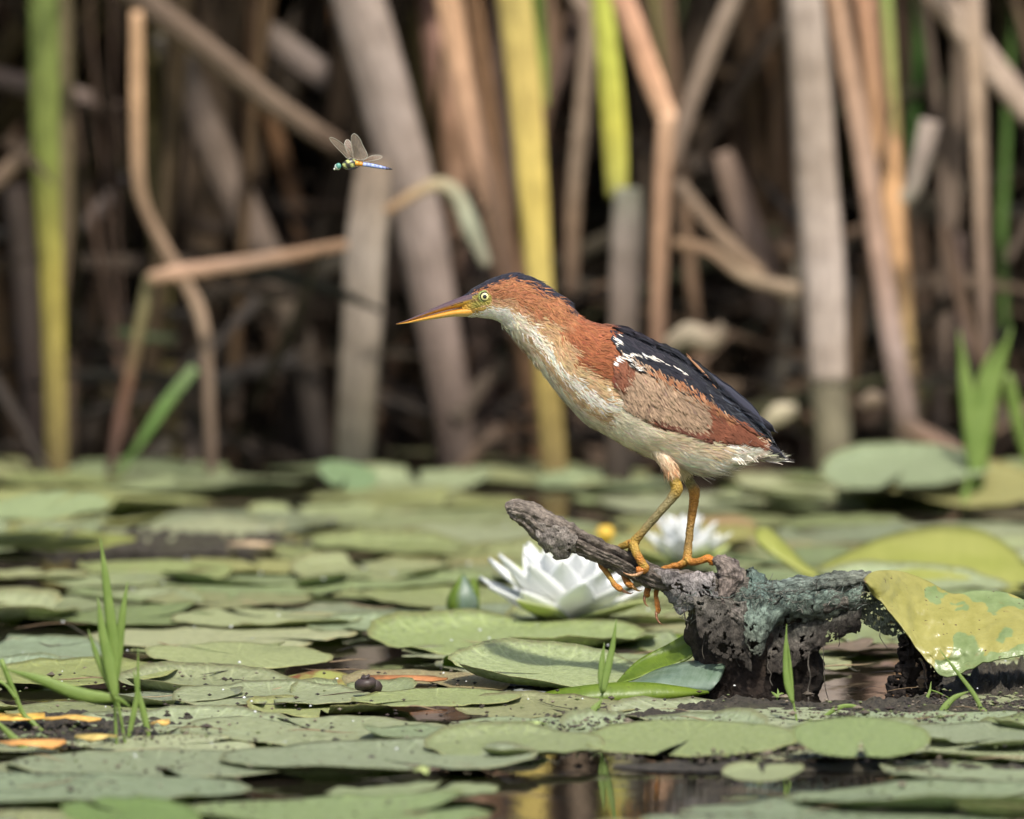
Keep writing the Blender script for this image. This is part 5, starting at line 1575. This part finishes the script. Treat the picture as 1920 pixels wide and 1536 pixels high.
# thigh barbs
def thigh_barbs(path, n, cols, L):
    q = catmull(path, 60); p = Pn(q[:, 0], q[:, 1], q[:, 2]); r = q[:, 3] * M
    tn = np.gradient(p, axis=0); tn /= np.linalg.norm(tn, axis=1)[:, None]
    bb = MB()
    for i in range(n):
        k = int(rng.integers(0, 58)); a = rng.uniform(0, 2 * math.pi)
        ex = np.cross(tn[k], [0, 1, 0]); ex /= np.linalg.norm(ex); ey = np.cross(ex, tn[k])
        o_ = ex * math.cos(a) + ey * math.sin(a)
        s_ = -ex * math.sin(a) + ey * math.cos(a)
        c0 = p[k] + o_ * r[k]
        d = tn[k] + s_ * rng.normal(0, .2) - o_ * .08
        l = L * rng.uniform(.6, 1.2); w = s_ * .0005
        mixc = max(0, min(1, (k - 14) / 34))
        col = (np.array(lin(cols[int(rng.integers(0, len(cols)))])) * mixc + CRM * (1 - mixc)) * rng.uniform(.82, 1.12)
        bb.add([c0 - w, c0 + w, c0 + d * l * .5 - w * .8 + o_ * .0012, c0 + d * l * .5 + w * .8 + o_ * .0012, c0 + d * l + o_ * .0008], [(0, 1, 3, 2), (2, 3, 4)], col)
    o = bb.build('thigh_plumage', MAT['plume'], bird, smooth=False); o['kind'] = 'stuff'
thigh_barbs([(1224, 808, -.002, 20), (1233, 834, -.0085, 16), (1246, 858, -.012, 12.5), (1257, 881, -.0125, 10.5)], 2200, [(206, 166, 130), (186, 140, 104), (220, 196, 160)], .010)
thigh_barbs([(1264, 852, .012, 25), (1276, 872, .013, 14), (1282, 884, .014, 11)], 700, [(226, 206, 168), (214, 196, 156)], .008)

# bill
def loft2(top, bot, w, n, tcol, colf, seg=18):
    a = catmull(top, n); c = catmull(bot, n); ww = np.interp(np.linspace(0, 1, n), np.linspace(0, 1, len(w)), w)
    pts = np.zeros((n, seg, 3)); cg = np.zeros((n, seg, 3))
    for j in range(seg):
        f = 2 * math.pi * j / seg
        k = (1 + math.cos(f)) / 2
        px = a[:, 0] * k + c[:, 0] * (1 - k); py = a[:, 1] * k + c[:, 1] * (1 - k)
        pts[:, j] = Pn(px, py, -ww * M * math.sin(f))
        for i in range(n): cg[i, j] = lin(colf(px[i], py[i], k, i / (n - 1)))
    return pts, cg
def upc(px, py, k, t):
    if t < .3 and k < .58: 
        q = t / .3; return tuple(a * (1 - q) + c * q for a, c in zip((146, 132, 60), (196, 138, 42)))
    if k > .58 - .16 * t: return (84, 66, 70)
    if k > .42 - .1 * t: return (140, 96, 62)
    return (204, 142, 40) if k > .14 else (186, 118, 34)
def loc(px, py, k, t):
    if k > .82: return (160, 104, 40)
    return (196, 140, 48) if k > .35 else (196, 166, 104)
b = MB(); p_, c_ = loft2([(886, 546), (868, 555), (840, 566), (812, 578), (784, 591), (760, 601), (742, 607)], [(914, 571), (880, 574), (846, 580), (814, 588), (786, 596), (762, 603), (742, 607.6)], [15.5, 13, 10, 7.5, 5, 3, .6], 60, None, upc)
b.grid(p_, c_, closed=True, cap=True); b.build('upper_mandible', MAT['bill'], bird)
b = MB(); p_, c_ = loft2([(914, 572), (880, 575.5), (846, 581.5), (814, 589.5), (786, 597), (762, 603.6), (743, 607.8)], [(900, 592), (876, 594), (850, 594), (820, 598), (792, 602), (764, 606.5), (743, 608.4)], [15, 12, 9.2, 7, 4.6, 2.8, .6], 60, None, loc)
b.grid(p_, c_, closed=True, cap=True); b.build('lower_mandible', MAT['bill'], bird)
b = MB()
q = catmull([(868, 566.5), (858, 569.5), (846, 573.5)], 10); ys = [-(12.0 - i * .3) * M for i in range(10)]
b.tube(Pn(q[:, 0], q[:, 1], np.array(ys)), .9 * M, 6, 1, lin((60, 40, 34))); b.build('nostril', MAT['bill'], bird)

# eyes
for sgn in (1, -1):
    o0 = P(909, 556, -.2); h = bvh.ray_cast(o0, (P(909, 556, 0) - o0).normalized())[0]
    ye = h.y if h else -.009
    c = np.array(P(909, 556, ye + .0016)) * np.array([1, sgn, 1])
    b = MB()
    R_ = 10.2 * M
    angs = [0, .2, .40, .415, .6, .74, .76, .9, 1.05, 1.3, 1.57, 2.0, 2.6, 3.1]
    pts = np.zeros((len(angs), 28, 3)); cg = np.zeros((len(angs), 28, 3))
    for i, a in enumerate(angs):
        col = (6, 6, 8) if a < .405 else ((232, 222, 150) if a < .75 else ((40, 34, 26) if a < 1.0 else (60, 54, 34)))
        for j in range(28):
            f = 2 * math.pi * j / 28
            pts[i, j] = c + R_ * np.array([math.sin(a) * math.cos(f), -math.cos(a) * sgn * .8, math.sin(a) * math.sin(f)])
            cg[i, j] = lin(col)
    b.grid(pts, cg, closed=True); b.build('eye', MAT['eye'], bird)
    b = MB()
    f = np.linspace(0, 2 * math.pi, 33)
    ring = np.stack([c[0] + 10.6 * M * np.cos(f), np.full(33, c[1] - .0007 * sgn), c[2] + 10.0 * M * np.sin(f)], -1)
    b.tube(ring, 1.9 * M, 8, 1, lin((150, 162, 96)), cap=False); b.build('eye_ring', MAT['skin'], bird)

# ------------------------------------------------------------------ wings: base patch and single feathers
def surf_y(px, py):
    o0 = P(px, py, -.25)
    h = bvh.ray_cast(o0, (P(px, py, 0) - o0).normalized())[0]
    if h: return h.y
    q = bvh.find_nearest(P(px, py, -.012))[0]
    return min(q.y, -.001)

def feather_pts(root, tip, w, layer, bend=0.0, n=11, m=7, blunt=.5, seed=0):
    r, t = np.array(root, float), np.array(tip, float)
    d = t - r; Ln = np.hypot(*d); d /= Ln; s = np.array([-d[1], d[0]])
    rr = random.Random(seed)
    pts = np.zeros((n, m, 3))
    for i in range(n):
        u = i / (n - 1)
        c = r + d * Ln * u + s * bend * math.sin(math.pi * u) 
        prof = min(1, .35 + u * 2.2) * max(0.0, 1 - u ** (2.5 + 3 * blunt)) ** .55
        for j in range(m):
            v = j / (m - 1) * 2 - 1
            jit = (1 + .10 * rr.uniform(-1, 1)) if abs(v) > .9 else 1
            ww = w * .5 * prof * v * jit
            q = c + s * ww + d * (abs(v) ** 2) * -w * .22 * u
            y = surf_y(q[0], q[1]) - (.00024 * layer + .0005 * (1 - v * v) + .0004 * u)
            pts[i, j] = Pn(q[0], q[1], y)
    return pts

FEATH = []
def add(root, tip, w, layer, col, edge=None, bend=0.0, blunt=.5): FEATH.append((root, tip, w, layer, col, edge, bend, blunt))
rf = random.Random(3)
def jc(c, a=10): return tuple(max(2, min(255, x + rf.uniform(-a, a))) for x in c)
BK, CH, BF, OR = (34, 35, 44), (132, 76, 54), (160, 134, 110), (156, 104, 72)
# flight feathers reaching to the wing tip (dark), then chestnut secondaries
for k, (tp, rt) in enumerate([((1472, 858), (1330, 790)), ((1466, 846), (1330, 775)), ((1456, 832), (1320, 762)), ((1448, 822), (1310, 752))]):
    add(rt, tp, 26, 1 + k * .5, jc((50, 48, 58), 5), None, -4)
for k in range(9):
    u = k / 8
    add((1200 + 130 * u, 740 + 40 * u), (1256 + 184 * u, 806 + 34 * math.sin(u * 1.5)), 30, 1.5 + k * .35, jc((112, 64, 48) if k < 5 else (128, 74, 54), 6), None, 3)
for k in range(7):
    u = k / 6
    add((1170 + 110 * u, 736 + 38 * u), (1208 + 132 * u, 790 + 44 * u), 26, 1.0 + .3 * k, jc((104, 60, 46), 6), None, 3)
# buff coverts in three rows
for row, (a0, a1, dx, dy, w, n) in enumerate([((1176, 738), (1330, 776), 34, 46, 26, 10), ((1164, 714), (1318, 750), 32, 44, 25, 11), ((1166, 692), (1290, 722), 28, 42, 22, 10)]):
    for k in range(n):
        u = k / (n - 1)
        x, y = a0[0] + (a1[0] - a0[0]) * u, a0[1] + (a1[1] - a0[1]) * u + rf.uniform(-3, 3)
        f = .75 + .6 * u
        add((x, y), (x + dx * f + rf.uniform(-4, 4), y + dy * (1 - .12 * u)), w * rf.uniform(.85, 1.15), 4 + row * 1.2 + .1 * k, jc(BF if rf.random() < .7 else (170, 144, 118), 6), (178, 152, 126), 2)
# chestnut shoulder
for k in range(7):
    add((1150 + rf.uniform(0, 14), 670 + 7 * k), (1172 + rf.uniform(0, 10), 694 + 7 * k), 20, 8 + .15 * k, jc((122, 74, 52), 8), None, 1)
# orange edge row under the black back feathers
for k in range(11):
    u = k / 10
    x, y = 1206 + 160 * u, 684 + 82 * u + 10 * math.sin(u * 3)
    add((x, y), (x + 34 + 16 * u, y + 26 + 8 * u), 20, 8.5 + .1 * k, jc(OR if k % 3 else (176, 128, 94), 8), None, 2)
# black tertials and scapulars
for k, (rt, tp, w) in enumerate([((1222, 690), (1404, 800), 30), ((1236, 684), (1424, 806), 30), ((1252, 680), (1438, 822), 30), ((1270, 680), (1440, 806), 30), ((1290, 690), (1436, 796), 28)]):
    add(rt, tp, w, 9.5 + .4 * k, jc((50, 52, 64), 4), (70, 72, 84), -3)
for row, (a0, a1, n, w) in enumerate([((1176, 668), (1270, 712), 5, 26), ((1158, 648), (1278, 694), 6, 30), ((1148, 630), (1270, 676), 6, 32), ((1146, 617), (1240, 656), 5, 28)]):
    for k in range(n):
        u = k / (n - 1)
        x, y = a0[0] + (a1[0] - a0[0]) * u, a0[1] + (a1[1] - a0[1]) * u
        add((x, y), (x + 84, y + 50 + 12 * u), w, 11.5 + row * .8 + .12 * (n - k), jc(BK, 4), None, -2)
add((1288, 668), (1345, 730), 4.5, 19, (160, 116, 84), None, -2)
# pale streak where the wing meets the breast
add((1138, 722), (1164, 760), 9, 3, (240, 232, 212), None, 3); add((1156, 750), (1190, 776), 8, 3, (236, 226, 204), None, 3)

WB = {}
for sgn in (1, -1):
    wing = MB()
    allv, allf = [], []
    gx = catmull([(1152, 680), (1200, 700), (1260, 735), (1320, 778), (1370, 810), (1430, 832)], 24)
    hw = np.interp(np.linspace(0, 1, 24), [0, .15, .5, .8, 1], [20, 46, 52, 34, 8])
    pts = np.zeros((24, 9, 3))
    for i in range(24):
        for j in range(9):
            v = j / 4 - 1
            q = gx[i] + np.array([-.5, .86]) * v * hw[i]
            pts[i, j] = Pn(q[0], q[1], surf_y(*q) - .0002)
    if sgn < 0: pts[..., 1] *= -1
    wing.grid(pts, np.broadcast_to(np.array(lin((120, 80, 60))), pts.shape))
    w_ = wing.build('wing', MAT['feather'], bird, thick=.0004)
    for k, (rt, tp, w, ly, c, e, bd, bl) in enumerate(FEATH):
        p_ = feather_pts(rt, tp, w, ly, bd, blunt=bl, seed=k)
        pm = p_.copy()
        if sgn < 0: p_[..., 1] *= -1
        cg = np.broadcast_to(np.array(lin(c)), p_.shape).copy()
        if e is not None: cg[:, (0, -1)] = np.array(lin(e)) * .5 + cg[:, (0, -1)] * .5
        cg[:, p_.shape[1] // 2] *= .72
        f_ = MB(); f_.grid(p_, cg); f_.build('feather', MAT['feather'], w_)
        k0 = len(allv); allv += [Vector(q) for q in pm.reshape(-1, 3)]; allf += [tuple(i + k0 for i in f) for f in f_.f]
    k0 = len(allv); allv += tv; allf += [tuple(i + k0 for i in f) for f in tf]
    wb = BVHTree.FromPolygons(allv, allf)
    n = 12000
    qx = rng.uniform(1136, 1478, n); qy = rng.uniform(606, 866, n)
    ins = in_poly(qx, qy, WINGP); qx, qy = qx[ins], qy[ins]
    jx, jy = qx + rng.normal(0, 3.4, len(qx)), qy + rng.normal(0, 3.0, len(qx))
    cw = np.tile(np.array(lin((164, 138, 114))), (len(qx), 1)) * rng.uniform(.78, 1.25, len(qx))[:, None]
    dr = np.stack([.42 + .3 * smooth(1160, 1340, qx), .9 - .2 * smooth(1160, 1340, qx)], -1)
    ln = np.full(len(qx), 15.0)
    def reg(poly, col, d=None, l=None, var=.15):
        m_ = in_poly(jx, jy, poly)
        cw[m_] = np.array(lin(col)) * rng.uniform(1 - var, 1 + var, (m_.sum(), 1))
        if d: dr[m_] = d
        if l: ln[m_] = l
        return m_
    reg([(1331, 750), (1380, 788), (1412, 804), (1440, 840), (1400, 832), (1345, 836), (1300, 822), (1230, 797), (1196, 786), (1228, 789), (1290, 806), (1318, 812), (1332, 792), (1322, 765)], (130, 78, 58), (.8, .6), 18)
    reg([(1228, 789), (1290, 806), (1345, 826), (1345, 838), (1300, 824), (1230, 799)], (104, 62, 50), (.85, .5), 16)
    reg([(1196, 680), (1224, 692), (1252, 703), (1280, 715), (1306, 730), (1331, 750), (1356, 770), (1382, 791), (1372, 796), (1340, 772), (1310, 750), (1280, 731), (1250, 716), (1215, 698)], (158, 108, 76), (.6, .75), 13)
    reg([(1148, 666), (1172, 672), (1187, 690), (1180, 712), (1168, 728), (1150, 716)], (122, 76, 56), (.5, .8), 13)
    blk = reg([(1138, 600), (1150, 640), (1153, 655), (1172, 664), (1200, 676), (1224, 690), (1252, 702), (1280, 713), (1306, 728), (1331, 748), (1356, 768), (1380, 788), (1412, 804), (1434, 822), (1440, 838), (1482, 868), (1480, 840), (1440, 790), (1340, 705), (1265, 655), (1180, 612)], (40, 41, 50), (.84, .54), 20)
    reg([(1125, 600), (1140, 604), (1150, 622), (1149, 650), (1150, 690), (1140, 690)], (148, 82, 52), (.8, .6), 16)
    for pl in ([(1147, 632), (1160, 626), (1163, 637), (1154, 648), (1146, 651)], [(1145, 664), (1166, 661), (1171, 668), (1158, 675), (1150, 686), (1145, 682)], [(1168, 667), (1179, 668), (1193, 682), (1208, 691), (1196, 694), (1180, 686)],
               [(1164, 662), (1200, 661), (1222, 666), (1250, 682), (1246, 683), (1218, 671), (1196, 665.5), (1168, 667)], [(1262, 685), (1286, 699), (1277, 700)]):
        m_ = in_poly(qx, qy, pl); cw[m_] = np.array(lin((242, 236, 226))) * rng.uniform(.85, 1.05, (m_.sum(), 1)); dr[m_] = (.8, .45); ln[m_] = 12; blk &= ~m_
    buf_ = cw.mean(1) > .16
    tt2 = np.array([nz(a * .11 + c * .05, c * .03, 8.3) for a, c in zip(qx, qy)])
    cw *= (1 + .55 * tt2)[:, None]
    keep = np.where(blk, rng.random(len(qx)) < .25, np.where(buf_, rng.random(len(qx)) < .62, True))
    tt = np.array([nz(a * .05, c * .05, 3.3) for a, c in zip(qx, qy)])
    ang = np.arctan2(dr[:, 1], dr[:, 0]) + tt * .35 + rng.normal(0, .10, len(qx))
    V, C = [], []
    for i in np.nonzero(keep)[0]:
        dx, dy = math.cos(ang[i]), math.sin(ang[i]); L = ln[i] * rng.uniform(.6, 1.2)
        row = []
        for u in (0, .5, 1):
            x, y = qx[i] + dx * L * u, qy[i] + dy * L * u
            o0 = P(x, y, -.25)
            h = wb.ray_cast(o0, (P(x, y, 0) - o0).normalized())[0]
            row.append(None if h is None else (np.array(h) - np.array([0, .0003 + .0005 * (u > .2), 0])) * np.array([1, sgn, 1]))
        if row[0] is None or row[1] is None or row[2] is None: continue
        w = np.array([-dy, 0, -dx]) * .00042 * rng.uniform(.5, 1.2)
        V += [row[0] - w, row[0] + w, row[1] - w, row[1] + w, row[2]]; c = cw[i]
        C += [c * .92, c * .92, c, c, c * 1.08]
    m_ = len(V) // 5; i0 = np.arange(m_) * 5
    bb = MB(); bb.v = np.array(V); bb.c = np.clip(np.array(C), .004, .95)
    bb.f = [tuple(x) for x in np.stack([i0, i0 + 1, i0 + 3, i0 + 2], 1).tolist()] + [tuple(x) for x in np.stack([i0 + 2, i0 + 3, i0 + 4], 1).tolist()]
    bb.uv = np.zeros((len(V), 2))
    o = bb.build('barbs', MAT['plume'], w_, smooth=False); o['kind'] = 'stuff'
# far wing tips that show past the tail
# tail
tail = MB()
def tailf(root, tip, w, y0, col):
    r, t = np.array(root, float), np.array(tip, float); d = t - r; Ln = np.hypot(*d); d /= Ln; s = np.array([-d[1], d[0]])
    pts = np.zeros((9, 5, 3))
    for i in range(9):
        u = i / 8; pr = max(0, 1 - u ** 5) ** .5 * min(1, .5 + u)
        for j in range(5):
            v = j / 2 - 1; q = r + d * Ln * u + s * w * .5 * pr * v - d * abs(v) * w * .3 * u
            pts[i, j] = Pn(q[0], q[1], y0 - .001 * (1 - v * v) + .002 * v)
    return pts, np.broadcast_to(np.array(lin(col)), pts.shape)
for i, (r_, t_, w, y0) in enumerate([((1390, 822), (1476, 860), 20, -.004), ((1390, 818), (1474, 856), 20, .0), ((1392, 814), (1470, 852), 20, .004), ((1388, 770), (1458, 812), 22, .010), ((1392, 776), (1452, 826), 22, .012)]):
    p_, c_ = tailf(r_, t_, w, y0, (46, 46, 56))
    if i == 0:
        tail.grid(p_, c_); tl = tail.build('tail', MAT['feather'], bird, thick=.0004)
    else:
        f_ = MB(); f_.grid(p_, c_); f_.build('feather', MAT['feather'], tl, thick=.0004)
for k in range(12):
    u = k / 11
    p_, c_ = tailf((1340 + 50 * u + rf.uniform(-6, 6), 852 - 14 * u), (1384 + 62 * u, 874 - 16 * u + rf.uniform(-6, 4)), 13, -.010 + .008 * u + rf.uniform(-.003, .003), (244, 238, 224))
    f_ = MB(); f_.grid(p_, c_); f_.build('undertail_feather', MAT['feather'], tl, thick=.0003)

# ------------------------------------------------------------------ dragonfly
DY = -.005
df = empty('dragonfly', P(655, 306, DY))
tag(df, 'blue tailed dragonfly hovering in the air before the cattails', 'dragonfly')
MAT['shell'] = m_attr('insect_shell', .35, 900, .1, .5, .15)
k = NT('insect_wing')
tb = k.n('BsdfTransparent'); gb = k.n('BsdfPrincipled', Roughness=.25); k.put(gb, 'Base Color', (.55, .45, .36)); mx = k.n('MixShader'); mx.inputs[0].default_value = .34
k.t.links.new(tb.outputs[0], mx.inputs[1]); k.t.links.new(gb.outputs[0], mx.inputs[2]); k.t.links.new(mx.outputs[0], k.out.inputs[0]); MAT['iwing'] = k.m
def blob(c, r, col, name, parent, squash=(1, 1, 1), rot=0.0):
    bb = MB(); n, m = 12, 16; pts = np.zeros((n, m, 3)); cg = np.zeros((n, m, 3))
    for i in range(n):
        a = math.pi * (i + .02) / (n - .96)
        for j in range(m):
            f = 2 * math.pi * j / m
            q = np.array([math.sin(a) * math.cos(f) * squash[0], math.sin(a) * math.sin(f) * squash[1], math.cos(a) * squash[2]]) * r
            q = np.array([q[0] * math.cos(rot) - q[2] * math.sin(rot), q[1], q[0] * math.sin(rot) + q[2] * math.cos(rot)])
            pts[i, j] = np.array(c) + q
            cg[i, j] = lin(col(a, f) if callable(col) else col)
    bb.grid(pts, cg, closed=True, cap=True)
    return bb.build(name, MAT['shell'], parent)
hd = blob(P(633, 313, DY), 6.2 * M, (190, 200, 186), 'head', df, (1, 1.1, 1))
for s_ in (-1, 1): blob(P(634.5, 311.5, DY + s_ * 3.2 * M), 5.6 * M, (84, 138, 124), 'compound_eye', hd, (.95, .8, 1.05))
blob(P(627.5, 317, DY), 2.4 * M, (225, 225, 205), 'face', hd)
th_ = blob(P(655, 308, DY), 13.5 * M, lambda a, f: (190, 196, 120) if math.sin((math.cos(a) * 2.2 + math.sin(a) * math.cos(f) * 7)) > .35 else (52, 50, 44), 'thorax', df, (1.05, .6, .72), .35)
segc = [(214, 150, 50), (206, 140, 44), (160, 172, 212), (138, 152, 200), (148, 164, 210), (138, 152, 200), (146, 162, 206), (116, 124, 166), (70, 70, 92), (30, 30, 38)]
ax = catmull([(666, 306), (690, 309.5), (715, 314), (736, 317.6)], 31)
wr = np.interp(np.linspace(0, 1, 31), [0, .15, .5, .85, 1], [5.2, 4.4, 3.8, 2.6, .8])
abd = None
for i, c in enumerate(segc):
    s_ = slice(i * 3, i * 3 + 4)
    bb = MB(); p_ = Pn(ax[s_, 0], ax[s_, 1], np.full(4, DY)); rr_ = wr[s_] * M * np.array([1.0, 1.03, 1.0, .93]); bb.tube(p_, rr_, 10, 1, lin(c))
    if abd is None: abd = bb.build('abdomen', MAT['shell'], df)
    else: bb.build('segment', MAT['shell'], abd)
wings = [([(660, 296), (656, 283), (643, 270), (628, 260), (619, 258), (620, 264), (630, 276), (640, 286), (651, 297)], -.6),
         ([(663, 297), (660, 286), (658.5, 268), (659, 255), (665, 251), (674, 259), (681, 274), (688, 287), (688, 295), (678, 300), (668, 299)], -.4),
         ([(680, 301.5), (696, 292.5), (710, 291), (716.5, 294), (712, 298), (700, 301), (684, 303)], .8),
         ([(658, 297), (650, 284), (646, 270), (650, 262), (657, 266), (661, 280), (663, 297)], .9)]
for out, tilt in wings:
    q = catmull(out + [out[0]], 40)[:-1]
    r0 = np.array(out[0]); d = np.hypot(q[:, 0] - r0[0], q[:, 1] - r0[1])
    p_ = Pn(q[:, 0], q[:, 1], DY + d * M * tilt)
    bb = MB(); c = p_.mean(0)
    bb.add([c] + list(p_), [(0, 1 + j, 1 + (j + 1) % len(p_)) for j in range(len(p_))], (.5, .5, .5))
    w_ = bb.build('wing', MAT['iwing'], df, smooth=False)
    bb = MB()
    bb.tube(np.vstack([p_, p_[:1]]), .42 * M, 5, 1, lin((170, 168, 152)), cap=False)
    n2 = len(p_)
    for a in (6, 9, 12, 15, 18, 21, 24, 27, 30, 33):
        bb.tube(np.linspace(p_[0], p_[a] * .97 + c * .03, 6), .16 * M, 4, 1, lin((120, 92, 66)))
        bb.tube(np.linspace(p_[(a - 3) % n2] * .6 + p_[0] * .4, p_[(a + 3) % n2] * .6 + p_[0] * .4, 5), .13 * M, 4, 1, lin((130, 104, 78)))
    bb.build('veins', MAT['shell'], w_)
for i in range(3):
    bb = MB(); x0 = 646 + i * 5
    q = catmull([(x0, 313), (x0 + 6, 318), (x0 + 14, 316 - i), (x0 + 18, 314 - i)], 10)
    bb.tube(Pn(q[:, 0], q[:, 1], np.full(10, DY - .002)), .9 * M, 5, 1, lin((24, 22, 22))); bb.build('leg', MAT['shell'], df)
